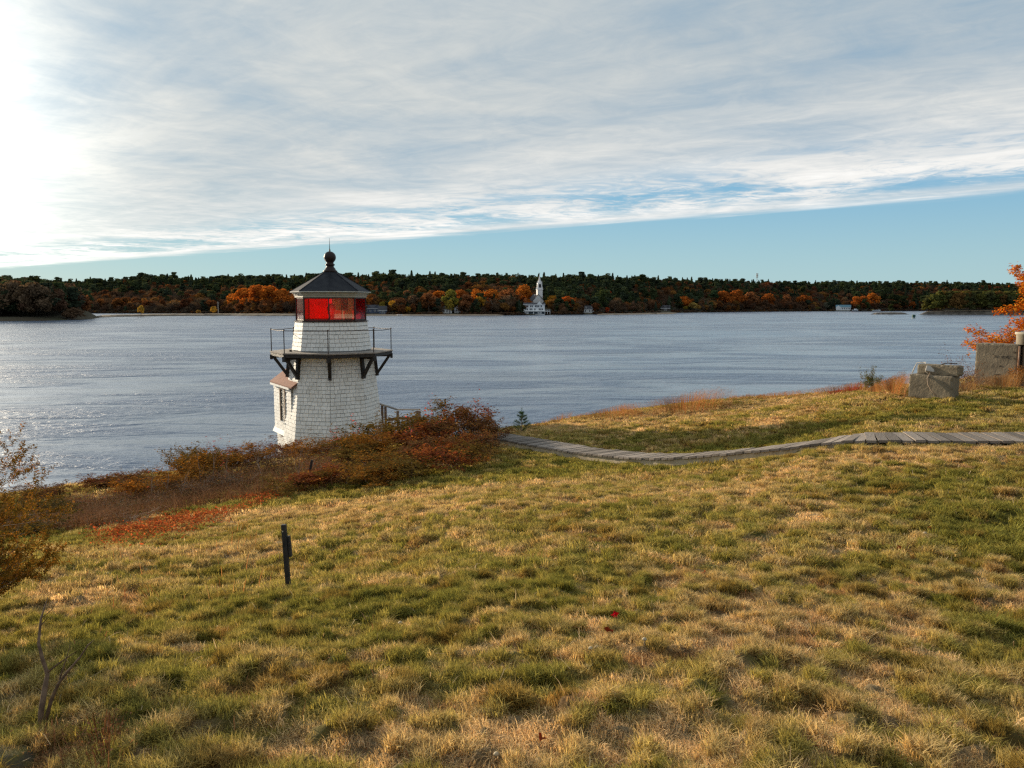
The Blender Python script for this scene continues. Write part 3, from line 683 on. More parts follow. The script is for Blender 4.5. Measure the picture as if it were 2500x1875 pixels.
# gallery: boards parallel to each side, dark rim beam below
for k in range(8):
    for j in range(5):
        r0 = 1.60 + j * .182; r1 = r0 + .176
        pts = [vert(k, r0, 3.76), vert(k, r1, 3.76), vert(k + 1, r1, 3.76), vert(k + 1, r0, 3.76)]
        c = sum(pts, Vector()) / 4; pts = [p.lerp(c, .004) for p in pts]
        MB().prism(pts, (0, 0, .045)).build('deck_board', DECK, lh)
    MB().beam(vert(k, 2.44, 3.69), vert(k + 1, 2.44, 3.69), .06, .13).build('rim_beam', BLACK, lh)
    b = MB(); d = vert(k, 1, 0); z0, z1 = 2.72, 3.68
    b.beam(vert(k, RB(z0) + .07, z0), vert(k, RB(z1) + .07, z1), .13, .13, up=d)
    b.beam(vert(k, RB(3.6), 3.60), vert(k, 2.46, 3.60), .13, .14)
    b.beam(vert(k, RB(2.85) + .1, 2.85), vert(k, 2.36, 3.58), .11, .11)
    b.box(vert(k, 2.44, 3.56), (.1, .15, .2), rot=Matrix.Rotation(R(45 * k), 3, 'Z'))
    b.build('bracket', BLACK, lh)
    p = MB(); p.tube([vert(k, 2.43, 3.80), vert(k, 2.43, 4.70)], .019, 6); p.lathe([(.03, 4.69), (.03, 4.73)], 8, c=(vert(k, 2.43, 0).x, vert(k, 2.43, 0).y)); p.build('railing_post', IRON, lh)
    sag = r_s.uniform(0, .02)
    m = (vert(k, 2.43, 4.68) + vert(k + 1, 2.43, 4.68)) / 2 - Vector((0, 0, sag))
    MB().tube([vert(k, 2.43, 4.68), m, vert(k + 1, 2.43, 4.68)], .014, 6).build('handrail', IRON, lh)
# lantern room
lat('lantern_sill', [(1.36, 5.0), (1.51, 5.0), (1.52, 5.03), (1.42, 5.055), (1.36, 5.06)], IRON)
lat('lantern_floor', [(1.33, 5.01), (1.33, 5.05)], mat('lantern_floor_paint', (.30, .05, .03), scale=4.))
for k in range(8):
    MB().beam(vert(k, 1.405, 5.05), vert(k, 1.405, 6.0), .05, .05, up=vert(k, 1, 0)).build('lantern_post', IRON, lh)
    a, b = vert(k, 1.395, 0), vert(k + 1, 1.395, 0); u = (b - a).normalized(); n_ = Vector((a.y - b.y, b.x - a.x, 0)).normalized(); n_ = n_ if n_.dot(a) > 0 else -n_
    a2, b2 = a + u * .035, b - u * .035
    f = MB()
    for z in (5.085, 5.965): f.beam(a2 + Vector((0, 0, z)), b2 + Vector((0, 0, z)), .03, .045)
    fr = f.build('glazing_frame', IRON, lh)
    g = MB().prism([a2 + Vector((0, 0, 5.105)), b2 + Vector((0, 0, 5.105)), b2 + Vector((0, 0, 5.945)), a2 + Vector((0, 0, 5.945))], n_ * .004)
    o = g.build('lantern_pane', CLEAR if k in (0, 2, 3) else RED, lh)
    o['label'] = 'clear glass pane looking into the lantern room' if k == 0 else 'red glass lantern pane'
# inside: pale blinds on the land side panes, a lens on a pedestal, a ceiling
for k, z0 in ((2, 5.08), (3, 5.30), (1, 5.35)):
    a, b = vert(k, 1.30, z0), vert(k + 1, 1.30, z0)
    b_ = MB().prism([a, b, b + Vector((0, 0, 5.98 - z0)), a + Vector((0, 0, 5.98 - z0))], (0, .0, 0)) if False else MB().beam((a + b) / 2 + Vector((0, 0, 0)), (a + b) / 2 + Vector((0, 0, 5.98 - z0)), .98, .012, up=((a + b) / 2 * Vector((1, 1, 0)) if False else Vector(((a + b).x, (a + b).y, 0)).normalized()))
    o = b_.build('blind', CLOTH, lh)
lens = MB().lathe([(.10, 5.05), (.10, 5.30), (.16, 5.32), (.16, 5.36), (.13, 5.38), (.17, 5.48), (.17, 5.58), (.12, 5.70), (.05, 5.74)], 16).build('lens', red_glass('lens_glass', (.9, .25, .2), .6, (.9, .4, .35)), lh, True)
MB().beam((.15, .55, 5.45), (.15, .55, 5.95), .30, .10).build('hanging_cloth', mat('brown_cloth', (.16, .06, .04), scale=5.), lh)  # dark cloth hanging inside the lantern room
lat('lantern_ceiling', [(1.38, 6.0), (1.38, 6.03)], TRIM)
lat('cornice', [(1.36, 5.985), (1.45, 5.985), (1.45, 6.06), (1.48, 6.065), (1.48, 6.12), (1.53, 6.13), (1.55, 6.18), (1.36, 6.185)], TRIM)
rf = lat('roof', [(1.56, 6.185), (1.62, 6.185), (1.62, 6.235), (.22, 7.06), (.22, 7.0)], SLATE)
for k in range(8): MB().beam(vert(k, 1.62, 6.24), vert(k, .22, 7.065), .035, .025).build('roof_hip', SLATE, rf)
lat('eave_fascia', [(1.58, 6.19), (1.635, 6.19), (1.635, 6.222), (1.58, 6.222)], mat('eave_paint', (.55, .56, .52), scale=5.))
prof = [(.22, 7.0), (.29, 7.03), (.29, 7.08), (.235, 7.11), (.205, 7.18), (.155, 7.24), (.15, 7.28), (.195, 7.31), (.195, 7.345), (.15, 7.37), (.14, 7.41)]
for i in range(1, 12):
    a = -1.1 + (1.45 + 1.1) * i / 11; prof.append((.245 * math.cos(a), 7.63 + .245 * math.sin(a)))
prof += [(.035, 7.90), (.022, 7.97)]
fi = lat('finial', prof, FINM, 20, smooth=True)
MB().tube([(0, 0, 7.95), (0, 0, 8.15), (0, 0, 8.42)], [.016, .010, .004], 6).build('lightning_rod', FINM, fi)
# small things on the gallery and wall
MB().box(vert(-1.5, 1.75, 3.84), (.10, .16, .07), rot=(0, 0, R(-67))).build('deck_light', BLACK, lh)
MB().tube([vert(1, 1.92, 1.85) + Vector((.02, .0, 0)), vert(1, 1.96, 1.9), vert(1, 1.95, 2.0), vert(1, 1.90, 2.05)], .012, 5).build('wall_hook', IRON, lh)
# annex on the river side
nn_ = Vector((math.cos(R(-67.5)), math.sin(R(-67.5)), 0)); tt_ = Vector((math.cos(R(-157.5)), math.sin(R(-157.5)), 0))
def AX(t, n, z): return tt_ * t + nn_ * n + Vector((0, 0, z))
def abox(name, t0, t1, n0, n1, z0, z1, m, parent=lh): return MB().prism([AX(t0, n0, z0), AX(t1, n0, z0), AX(t1, n1, z0), AX(t0, n1, z0)], (0, 0, z1 - z0)).build(name, m, parent)
T1 = 2.45; NW = 1.78
an = abox('annex', .0, T1, -.42, NW, .42, 2.40, CORE)
abox('annex_base', -.3, T1 - .12, -.30, NW - .06, -2.0, .22, CORE)
sk = MB().prism([AX(-.3, NW - .08, .22), AX(-.3, NW + .10, .24), AX(-.3, NW + .0, .45), AX(-.3, NW - .08, .45)], tt_ * (T1 + .38)).build('flared_skirt', WHITE, an)
MB().prism([AX(T1 - .08, -.4, .22), AX(T1 + .10, -.4, .24), AX(T1, -.4, .45), AX(T1 - .08, -.4, .45)], nn_ * (NW + .4)).build('flared_skirt', WHITE, an)
gab = MB().prism([AX(T1, -.42, 2.4), AX(T1, NW, 2.4), AX(T1, .68, 3.2)], tt_ * -2.3).build('gable', WHITE, an)
for s, e in ((1, NW + .14), (-1, -.56)):
    zl = 2.30 if True else 0
    MB().prism([AX(-.6, .68, 3.24), AX(T1 + .14, .68, 3.24), AX(T1 + .14, e, zl + .06), AX(-.6, e, zl + .06)], (0, 0, .05)).build('annex_roof', BROOF, an)
MB().beam(AX(-.2, NW + .12, 2.31), AX(T1 + .14, NW + .12, 2.31), .04, .09).build('eave_board', WHITE, an)
wt0, wt1, wz0, wz1 = .78, 1.42, .84, 2.17
hole = lambda c: (wt0 - .07 < c.dot(tt_) < wt1 + .07) and (wz0 - .08 < c.z < wz1 + .07)
sa = shingle_face(AX(T1, NW, .45), AX(-.1, NW, .45), AX(T1, NW, 2.27), AX(-.1, NW, 2.27), hole=hole) + shingle_face(AX(T1, -.42, .45), AX(T1, NW, .45), AX(T1, -.42, 2.38), AX(T1, NW, 2.38))
sa += shingle_face(AX(T1 - .12, NW - .06, -1.6), AX(-.2, NW - .06, -1.6), AX(T1 - .12, NW - .06, .2), AX(-.2, NW - .06, .2))
shingle_stuff(sa, an)
wf = MB()
for t in (wt0 - .03, wt1 + .03): wf.beam(AX(t, NW + .02, wz0 - .05), AX(t, NW + .02, wz1 + .06), .08, .07, up=nn_)
wf.beam(AX(wt0 - .08, NW + .02, wz1 + .04), AX(wt1 + .08, NW + .02, wz1 + .04), .07, .07)
win = wf.build('window', mat('window_casing', (.46, .36, .28), scale=6.), lh)
MB().beam(AX(wt0 - .1, NW + .035, wz0 - .05), AX(wt1 + .1, NW + .035, wz0 - .05), .11, .05).build('sill', WHITE, win)
MB().prism([AX(wt0, NW, wz0), AX(wt1, NW, wz0), AX(wt1, NW, wz1), AX(wt0, NW, wz1)], nn_ * .012).build('pane', DGLASS, win)
MB().beam(AX(wt0, NW + .02, 1.5), AX(wt1, NW + .02, 1.5), .03, .04).build('sash_rail', BLACK, win)
hd = MB().lathe([(.12, 0), (.13, .10), (.09, .18), (.03, .21)], 10); hd = hd.build('vent_hood', mat('grey_vent', (.35, .33, .30), scale=5.), lh, True); hd.location = AX(T1 - .15, NW + .06, -.52)
MB().beam(AX(.75, NW + .02, -.12), AX(-.25, NW + .08, -.32), .09, .03).build('bulkhead_trim', WHITE, lh)
MB().beam(AX(.62, NW + .02, -.15), AX(.62, NW + .02, -1.7), .05, .06, up=nn_).build('door_post', WOODP, lh)

# wooden stair rail beside the tower
rl = empty('wooden_handrail', P(972, 1060, 33.2), label='brown wooden handrail and landing beside the foot of the lighthouse', cat='railing')
o0 = Vector(rl.location)
def q(px, py, d): return P(px, py, d) - o0
top = [q(921, 984, 33.6), q(970, 1000, 33.0), q(1026, 1000, 33.4)]
MB().beam(top[0], top[1], .13, .045).build('top_rail', DECK, rl); MB().beam(top[1], top[2], .13, .045).build('top_rail', DECK, rl)
for (px, py, d) in ((933, 990, 33.5), (941, 993, 33.4), (971, 1003, 33.05), (1019, 1003, 33.35), (1024, 1003, 34.0)):
    a = q(px, py, d); MB().beam(a, a - Vector((0, 0, 1.35)), .10, .10, up=Vector((0, 1, 0))).build('post', WOODP, rl)
MB().beam(q(941, 1026, 33.4), q(971, 1021, 33.1), .05, .12).build('lower_rail', WOODP, rl); MB().beam(q(971, 1021, 33.1), q(1019, 1021, 33.4), .05, .12).build('lower_rail', WOODP, rl)
for i in range(6): MB().box(q(978 + i * 8, 1042, 33.6), (.13, 1.0, .04)).build('landing_board', DECK, rl)

# ------------------------------------------------------------------ boardwalk
PLANK = mat('weathered_plank', (.28, .235, .20), (.17, .145, .125), scale=5., rough=.9, rand=.42, bump=.006, bscale=14, stretch=(6, 1, 1), c3=(.09, .08, .07))
STR = mat('pale_stringer', (.52, .43, .30), (.42, .34, .23), scale=5., rough=.85)
bw = empty('boardwalk', P(1585, 1124, 17.5), label='grey weathered plank boardwalk winding across the slope to the bushes', cat='boardwalk')
bo = Vector(bw.location)
nearp = WALK
W0 = [P(*c) for c in nearp]
segs = []; s = 0.
for a, b in zip(W0[:-1], W0[1:]): segs.append((s, s + (b - a).length, a, b)); s += (b - a).length
tot = s; r_b = random.Random(9); s = .1
unit = MB().box((0, 0, 0), (1, 1, 1)); unit_me = unit.mesh('plank', PLANK)
dirs = []
for (s0, s1, a, b) in segs:
    h = Vector((b.x - a.x, b.y - a.y, 0)).normalized(); dirs.append(h)
nlast = 0
while s < tot:
    i = next(j for j, g in enumerate(segs) if g[0] <= s <= g[1]); s0, s1, a, b = segs[i]; f = (s - s0) / (s1 - s0)
    p = a.lerp(b, f); h = dirs[i]; j = i + 1 if f > .5 else i - 1
    if 0 <= j < len(dirs): h = h.lerp(dirs[j], abs(f - .5) * .9).normalized()
    sl = (b - a).normalized(); side = Vector((-h.y, h.x, 0)); a_ = math.atan2(h.y, h.x) + r_b.uniform(-.015, .015)
    Ln = (.98 if 2.9 < p.x < 5.7 else .88) + r_b.uniform(-.02, .02); c = p + side * (Ln / 2 - .02 + r_b.uniform(-.012, .012)) + Vector((0, 0, .012 + r_b.uniform(-.008, .008)))
    wv_ = r_b.uniform(.150, .168)
    m = Matrix.Translation(c - bo) @ Matrix.Rotation(a_, 4, 'Z') @ Matrix.Rotation(-math.atan2(sl.z, Vector((sl.x, sl.y)).length), 4, 'Y') @ Matrix.Rotation(r_b.uniform(-.008, .008), 4, 'X') @ Matrix.Diagonal((wv_, Ln, .042, 1))
    o = link('plank', unit_me, bw); o.matrix_basis = m; s += .190
for (s0, s1, a, b), h in zip(segs, dirs):
    side = Vector((-h.y, h.x, 0))
    for off in ((.045, .78) if a.x < 5.5 else (.2, .7)):
        dz = Vector((0, 0, -.075)); MB().beam(a + side * off + dz - bo, b + side * off + dz - bo, .05, .125).build('stringer', STR, bw)
# ------------------------------------------------------------------ signal post
def hit(px, py):
    for d in np.arange(2.2, 40, .05):
        p = P(px, py, float(d))
        if p.z <= gz(p.x, p.y): return p
    return p
sp_ = empty('marker_post', hit(708, 1440), 0, label='thin black post leaning left in the grass below the bushes', cat='post')
PB = mat('black_post', (.018, .018, .02), (.035, .033, .033), scale=10., rough=.6)
sp_.location.z = gz(sp_.location.x, sp_.location.y)
b = MB().beam((.0, 0, -.3), (-.048, .03, .60), .042, .042, up=Vector((0, 1, 0))); bevel(b.build('shaft', PB, sp_), .004)
b = MB().beam((.008, .028, .30), (-.010, .04, .49), .026, .04, up=Vector((0, 1, 0))); bevel(b.build('side_block', PB, sp_), .004)
MB().lathe([(.006, 0), (.006, .006)], 8).build('bolt', STR, sp_, loc=(-.044, -.020, .55), rot=(R(90), 0, 0))

# ------------------------------------------------------------------ concrete at the right
FA = R(90 - 232)     # front faces look this way
def fbx(name, parent, o, w, h, dep, x0, z0, y0=0., m=CONC, bv=.015):
    """box in a frame whose -Y is the front; x from left corner"""
    nx_, ny_, nz_ = max(2, int(w / .05)), max(2, int(dep / .06)), max(2, int(h / .05)); V_ = {}; vs = []; fs = []
    def vi(i, j, k):
        if (i, j, k) not in V_: V_[(i, j, k)] = len(vs); vs.append([x0 + w * i / nx_, y0 + dep * j / ny_, z0 + h * k / nz_])
        return V_[(i, j, k)]
    for i in range(nx_):
        for k in range(nz_):
            for j in (0, ny_): fs.append([vi(i, j, k), vi(i + 1, j, k), vi(i + 1, j, k + 1), vi(i, j, k + 1)][::1 if j == 0 else -1])
        for j in range(ny_):
            for k in (0, nz_): fs.append([vi(i, j, k), vi(i, j + 1, k), vi(i + 1, j + 1, k), vi(i + 1, j, k)][::1 if k == 0 else -1])
    for j in range(ny_):
        for k in range(nz_):
            for i in (0, nx_): fs.append([vi(i, j, k), vi(i, j, k + 1), vi(i, j + 1, k + 1), vi(i, j + 1, k)][::1 if i == 0 else -1])
    A = np.array(vs); c = np.array([x0 + w / 2, y0 + dep / 2, z0 + h / 2]); hf = np.array([w, dep, h]) / 2; rel = np.abs((A - c) / hf); ne = (rel > .999).sum(1)
    nz1 = fbm(A[:, 0] * 16 + A[:, 1] * 7, A[:, 2] * 16 + A[:, 1] * 9, 1., 4, x0 * 3 + z0); A = c + (A - c) * (1 - ((ne >= 2) * (.006 + .045 * np.clip(nz1 - .5, 0, 1)) / np.minimum(hf.min(), .4))[:, None]) + ((nz1 - .5) * .008)[:, None] * np.sign(A - c) * (rel > .999)
    return link(name, mesh_np(name, A, fs, m, False), parent)
c0 = P(2216, 958, 18.8); blk = empty('concrete_block', (c0.x, c0.y, c0.z - .12), FA + R(90), label='low two-tier concrete block with cables at the edge of the bank', cat='concrete block')
fbx('lower_block', blk, None, 1.02, .58, .42, 0, 0); fbx('upper_block', blk, None, .98, .25, .30, .13, .582, .10)
ub = MB().box((.44, .14, .70), (.20, .16, .15), rot=(R(-25), R(10), R(20))).build('junction_box', mat('grey_plastic', (.45, .42, .38), scale=6., rough=.5), blk); bevel(ub, .02, 2)
CAB = mat('white_cable', (.62, .56, .48), scale=6., rough=.5); HOSE = mat('brown_conduit', (.30, .22, .15), scale=6., rough=.6)
MB().tube([(.04, .1, .60), (.06, .15, .72), (.09, .2, .84), (.2, .25, .86), (.28, .24, .87), (.31, .18, .76), (.34, .12, .66), (.42, .08, .62)], .013, 6).build('cable', CAB, blk, True)
MB().tube([(.48, .06, .63), (.46, -.03, .50), (.49, -.05, .36), (.58, -.06, .22), (.72, -.07, .10)], .016, 6).build('conduit', HOSE, blk, True)
MB().tube([(.50, .14, .74), (.62, .2, .82), (.78, .24, .88), (.98, .3, .87)], .012, 6).build('cable', IRON, blk, True)
MB().tube([(.52, .2, .84), (.75, .2, .80), (.95, .16, .70)], .010, 6).build('cable', IRON, blk, True)

c1 = P(2376, 935, 21.3); wl = empty('concrete_wall', (c1.x, c1.y, 7.0), FA + R(90), label='tall rough concrete wall under the orange tree at the right edge', cat='concrete wall')
fbx('wall_panel', wl, None, 1.06, 1.44, .5, 0, 0, bv=.02); fbx('wall_panel', wl, None, 4.5, 1.43, .5, 1.10, 0, .09, bv=.02)
MB().box((.7, .25, .2), (1.2, .4, .4)).build('wall_core', CONC, wl)
MB().tube([(1.085, -.02, 0), (1.085, -.02, 1.40)], .022, 8).build('rusty_pipe', mat('rusty_pipe', (.42, .30, .22), (.22, .10, .05), scale=7., rough=.8), wl, True)
CR_ = mat('dark_crack', (.05, .04, .03), scale=5.)
for i in range(10):
    x = r_b.uniform(.3, 1.0); z = r_b.uniform(.35, 1.3); pts = [(x, -.004, z)]
    for j in range(3): x += r_b.uniform(-.08, .12); z -= r_b.uniform(-.02, .06); pts.append((x, -.004, z))
    MB().tube(pts, .006, 4).build('crack', CR_, wl)
dr = c1 + (Matrix.Rotation(FA + R(90), 3, 'Z') @ Vector((1.15, .33, 0)))
b = MB().lathe([(.26, 0), (.27, .26), (.30, .27), (.30, .33), (.25, .34), (.25, .30)], 24).build('concrete_pipe_stub', mat('pale_concrete', (.44, .40, .32), (.36, .32, .25), scale=5., rough=.9, bump=.004), None, True)
b.location = (dr.x, dr.y, 8.432); tag(b, 'round pale concrete pipe end standing on top of the concrete wall', 'pipe')

# ------------------------------------------------------------------ far shore buildings
FW = mat('white_clapboard', (.78, .79, .80), (.70, .72, .74), scale=.5, rough=.7)
FB = mat('dark_blue_clapboard', (.10, .13, .20), (.08, .10, .16), scale=.5, rough=.8)
FR = mat('dark_shingle_roof', (.055, .055, .065), (.08, .08, .09), scale=.8, rough=.9)
FT = mat('teal_roof', (.10, .22, .28), (.08, .18, .24), scale=.8, rough=.6)
FG = mat('house_window_glass', (.03, .04, .06), (.05, .06, .08), scale=.5, rough=.2, spec=.6)
def house(name, px, t, w, dep, hw, hr, label, wm=FW, rm=FR, ridge='x', storeys=((.5, 6),), rot=0., base=None, cat='house', dormers=0, sink=2.5, chimney=False, porch=False):
    p = FP(px, t); z = p.z if base is None else base
    h = empty(name, (p.x, p.y, z), rot - math.atan((px - 1250) / FPX), label=label, cat=cat)
    MB().box((0, dep / 2, (hw - sink) / 2), (w, dep, hw + sink)).build('wall', wm, h)
    r = MB(); e = .5
    if ridge == 'x':
        r.prism([(-w / 2 - e, -e, hw - .15), (-w / 2 - e, dep + e, hw - .15), (-w / 2 - e, dep / 2, hw + hr)], (w + 2 * e, 0, 0))
        rf = r.build('roof', rm, h)
        MB().box((0, -e - .05, hw - .15), (w + 2 * e, .12, .35)).build('eave', FW, rf)
    else:
        r.prism([(-w / 2, .0, hw), (w / 2, .0, hw), (0, .0, hw + hr)], (0, dep, 0)); r.build('gable', wm, h)
        r2 = MB(); r2.prism([(-w / 2 - e, -e, hw - .3), (0, -e, hw + hr), (0, -e, hw + hr + .35), (-w / 2 - e, -e, hw)], (0, dep + 2 * e, 0)); r2.prism([(w / 2 + e, -e, hw - .3), (w / 2 + e, -e, hw), (0, -e, hw + hr + .35), (0, -e, hw + hr)], (0, dep + 2 * e, 0)); rf = r2.build('roof', rm, h)
    for zf, spec in storeys:
        xs = spec if isinstance(spec, (list, tuple)) else [(-w / 2 + w * (i + .5) / spec) for i in range(spec)]
        for x in xs:
            wnd = MB().box((x, -.04, zf), (1.35, .12, 1.9)).build('window', FW, h); MB().box((x, -.07, zf), (1.05, .12, 1.6)).build('pane', FG, wnd)
    for i in range(dormers):
        x = -w * .3 + w * .6 * i / max(1, dormers - 1)
        d = MB().box((x, dep * .22, hw + hr * .42), (2.0, dep * .3, 2.0)).build('dormer', wm, h)
        MB().prism([(x - 1.3, dep * .04, hw + hr * .42 + 1), (x + 1.3, dep * .04, hw + hr * .42 + 1), (x, dep * .04, hw + hr * .42 + 2.1)], (0, dep * .4, 0)).build('dormer_roof', rm, d)
        MB().box((x, dep * .07 - .06, hw + hr * .42), (1.1, .1, 1.3)).build('pane', FG, d)
    if chimney: MB().box((w * .3, dep * .5, hw + hr + .3), (1.0, 1.0, 2.2)).build('chimney', mat('chimney_brick', (.28, .12, .08), scale=2.), h)
    return h
# big white waterfront house
bh = house('waterfront_house', 1304, 8, 19.0, 9, 8.6, 1.6, 'wide white three-storey house at the water below the church steeple', storeys=((7.0, [-7.2, -5.8, -3.2, -1.8, 1.2, 2.6, 4.0, 6.4]), (4.3, [-7.6, -6.2, -3.6, -2.2, 0.6, 4.6, 6.0, 7.4])), base=.9, sink=1.5)
MB().box((0, -.25, 1.15), (18.4, .3, 2.0)).build('undercroft', mat('undercroft_dark_boards', (.06, .08, .10), scale=1.), bh)  # lowest storey in dark blue-grey boards
for x in (-8.0, -6.6, -5.6, 3.6, 5.2, 6.2, -0.6): MB().box((x, -.5, 1.1), (.9, .15, 1.7)).build('door_panel', FW, bh)
MB().box((0, -1.0, 2.55), (20.5, 2.0, .35)).build('balcony', FW, bh)
MB().prism([(2.0, -.8, 8.4), (7.5, -.8, 8.4), (4.75, -.8, 11.4)], (0, 7, 0)).build('cross_gable', FW, bh)
dk = MB().box((12.0, 4, 2.5), (5.0, 7, .35)); dk.box((12, .6, 3.6), (5, .1, .25)); 
for x in (9.8, 12, 14.3): dk.box((x, .7, 1.2), (.3, .3, 2.6)); dk.box((x, .6, 3.1), (.2, .2, 1.2))
dk.build('side_deck', FW, bh)
# church
ch0 = FP(1314, 75); gx0 = ch0.x; ch = empty('church', (ch0.x, ch0.y, ch0.z - .5), -math.atan(64 / FPX) + R(14), label='white church with tall pointed steeple above the far shore', cat='church')
zb = 9.5 + (743.4 - 757) / FPX * ch0.y - ch.location.z; K = ch0.y / FPX
zz = lambda py: 9.5 + (743.4 - py) * K - ch.location.z
hwz = zz(734); 
MB().box((0, 11, hwz / 2 - 1), (11, 22, hwz + 2)).build('wall', FW, ch); MB().prism([(-5.5, 0, hwz), (5.5, 0, hwz), (0, 0, zz(719))], (0, 22, 0)).build('gable', FW, ch)
r2 = MB(); e = .5; hh = zz(719)
r2.prism([(-6.1, -e, hwz - .4), (0, -e, hh), (0, -e, hh + .35), (-6.1, -e, hwz - .05)], (0, 23, 0)); r2.prism([(6.1, -e, hwz - .4), (6.1, -e, hwz - .05), (0, -e, hh + .35), (0, -e, hh)], (0, 23, 0)); r2.build('roof', FR, ch)
cx = 2.0; cy = 3.6
MB().box((cx, cy, (zz(708) + hwz) / 2), (5.2, 5.2, zz(708) - hwz)).build('tower', FW, ch)
MB().box((cx, cy, zz(708) + .2), (6.0, 6.0, .5)).build('tower_cornice', FW, ch)
b = MB(); zl, zh = zz(708) + .45, zz(692)
for sx in (-1, 1):
    for sy in (-1, 1): b.box((cx + sx * 1.75, cy + sy * 1.75, (zl + zh) / 2), (.9, .9, zh - zl))
b.box((cx, cy, zl + .9), (4.2, 4.2, 1.6)); b.box((cx, cy, zh - .4), (4.3, 4.3, 1.0)); bf = b.build('belfry', FW, ch)
MB().box((cx, cy, (zl + zh) / 2), (2.6, 2.6, zh - zl - 1)).build('louvre', mat('dark_louvre', (.06, .06, .07), scale=2.), bf)
for sx in (-1, 1):
    for sy in (-1, 1):
        MB().lathe([(.4, zh), (.4, zh + .8), (.02, zh + 2.6)], 6, c=(cx + sx * 1.8, cy + sy * 1.8)).build('pinnacle', FW, bf)
        MB().lathe([(.4, zl), (.4, zl + 1.2), (.02, zl + 2.6)], 6, c=(cx + sx * 2.5, cy + sy * 2.5)).build('pinnacle', FW, bf)
MB().lathe([(1.7, zh - .2), (1.25, zh + 2), (.08, zz(671))], 8, c=(cx, cy)).build('spire', FW, ch)
b = MB().tube([(cx, cy, zz(672)), (cx, cy, zz(667))], .12, 5); b.box((cx - .2, cy, zz(667.4)), (1.8, .12, .35)); b.build('weathervane', IRON, ch)
for i in range(2):
    w_ = MB().box((-2.6 + 5.0 * i, -.05, hwz * .55), (1.4, .1, 4)).build('window', FG, ch)
MB().box((0, -.08, 1.8), (2, .12, 3.4)).build('door', FG, ch)
house('dormer_house', 1437, 22, 9.6, 7, 3.6, 3.4, 'small white house with dormers and a dark roof right of the steeple', dormers=2, storeys=((1.9, [-3.4, .6, 3.2]),), chimney=True)
house('gabled_cottage', 1623, 38, 10.0, 7, 3.0, 3.6, 'dark-roofed cottage with two white dormers beside the round orange tree', wm=mat('dark_siding', (.09, .08, .08), scale=1.), dormers=2, storeys=((1.4, [-1.0, .8]),))
bt = house('boathouse', 2055, 12, 19.0, 10, 4.2, 3.2, 'long white boathouse with blue-green roof on the far right shore', rm=FT, storeys=((2.2, [-1, 1.4, 3.8, 6.2, 8.2]),), base=1.6)
MB().prism([(-9.6, -.8, 4.0), (-3.2, -.8, 4.0), (-6.4, -.8, 6.6)], (0, 8, 0)).build('cross_gable', FW, bt); MB().box((-6.4, -.6, 1.9), (6.2, .6, 4.2)).build('gable_wall', FW, bt)
house('blue_house', 911, 26, 13.5, 8, 4.2, 3.4, 'dark blue house with white-trimmed dormers just right of the lantern', wm=FB, dormers=2, storeys=((2.2, [-5, -2, 2, 5]),))
house('garage', 936, 16, 7.0, 7, 3.0, 4.0, 'small dark gambrel outbuilding beside the dark blue house', wm=FB, storeys=((1.4, [-1.0, 1.0]),), ridge='x', cat='outbuilding')
house('hidden_white_house', 1092, 26, 9.0, 7, 4.0, 2.6, 'white house half hidden behind the yellow-green trees', storeys=((2, [-2.5, 0, 2.5]),))
house('white_gable_house', 1118, 34, 6.5, 7, 4.4, 3.0, 'narrow white gable-fronted house left of the dark evergreen', ridge='y', storeys=((2.4, [-1.4, 1.4]),))
# radio mast
p = FP(1843, 330); ms = empty('radio_mast', (p.x, p.y, p.z - 1), label='slender lattice radio mast rising over the ridge at the right', cat='mast')
MT = mat('galvanised_steel', (.25, .26, .28), scale=1., rough=.5, metallic=.5); H = 9.5 + (743.4 - 669) / FPX * p.y - p.z + 1
b = MB(); legs = [(math.cos(a) * 1.0, math.sin(a) * 1.0) for a in (0, 2.09, 4.19)]
for x, y in legs: b.tube([(x, y, 0), (x * .7, y * .7, H)], .14, 4)
for i in range(int(H / 2)):
    z0 = i * 2; 
    for j in range(3): (x0, y0), (x1, y1) = legs[j], legs[(j + 1) % 3]; b.tube([(x0 * .9, y0 * .9, z0), (x1 * .9, y1 * .9, z0 + 2)], .07, 3)
b.build('lattice', MT, ms)
for f in (.80, .89, .98):
    b = MB()
    for a in range(6): b.box((math.cos(a * 1.047) * 1.5, math.sin(a * 1.047) * 1.5, H * f), (.6, .6, 1.7))
    b.build('antenna_ring', MT, ms)
# utility pole on the spit
p = Vector(((536 - 1250) / FPX * 668, 668, 1)); b = MB().tube([(0, 0, -.5), (0, 0, 11)], [.32, .22], 6); b.box((0, 0, 9.8), (2.2, .2, .2)); o = b.build('utility_pole', mat('pale_pole', (.55, .52, .48), scale=1.)); o.location = p; tag(o, 'pale utility pole on the low spit beside the big orange trees', 'pole')
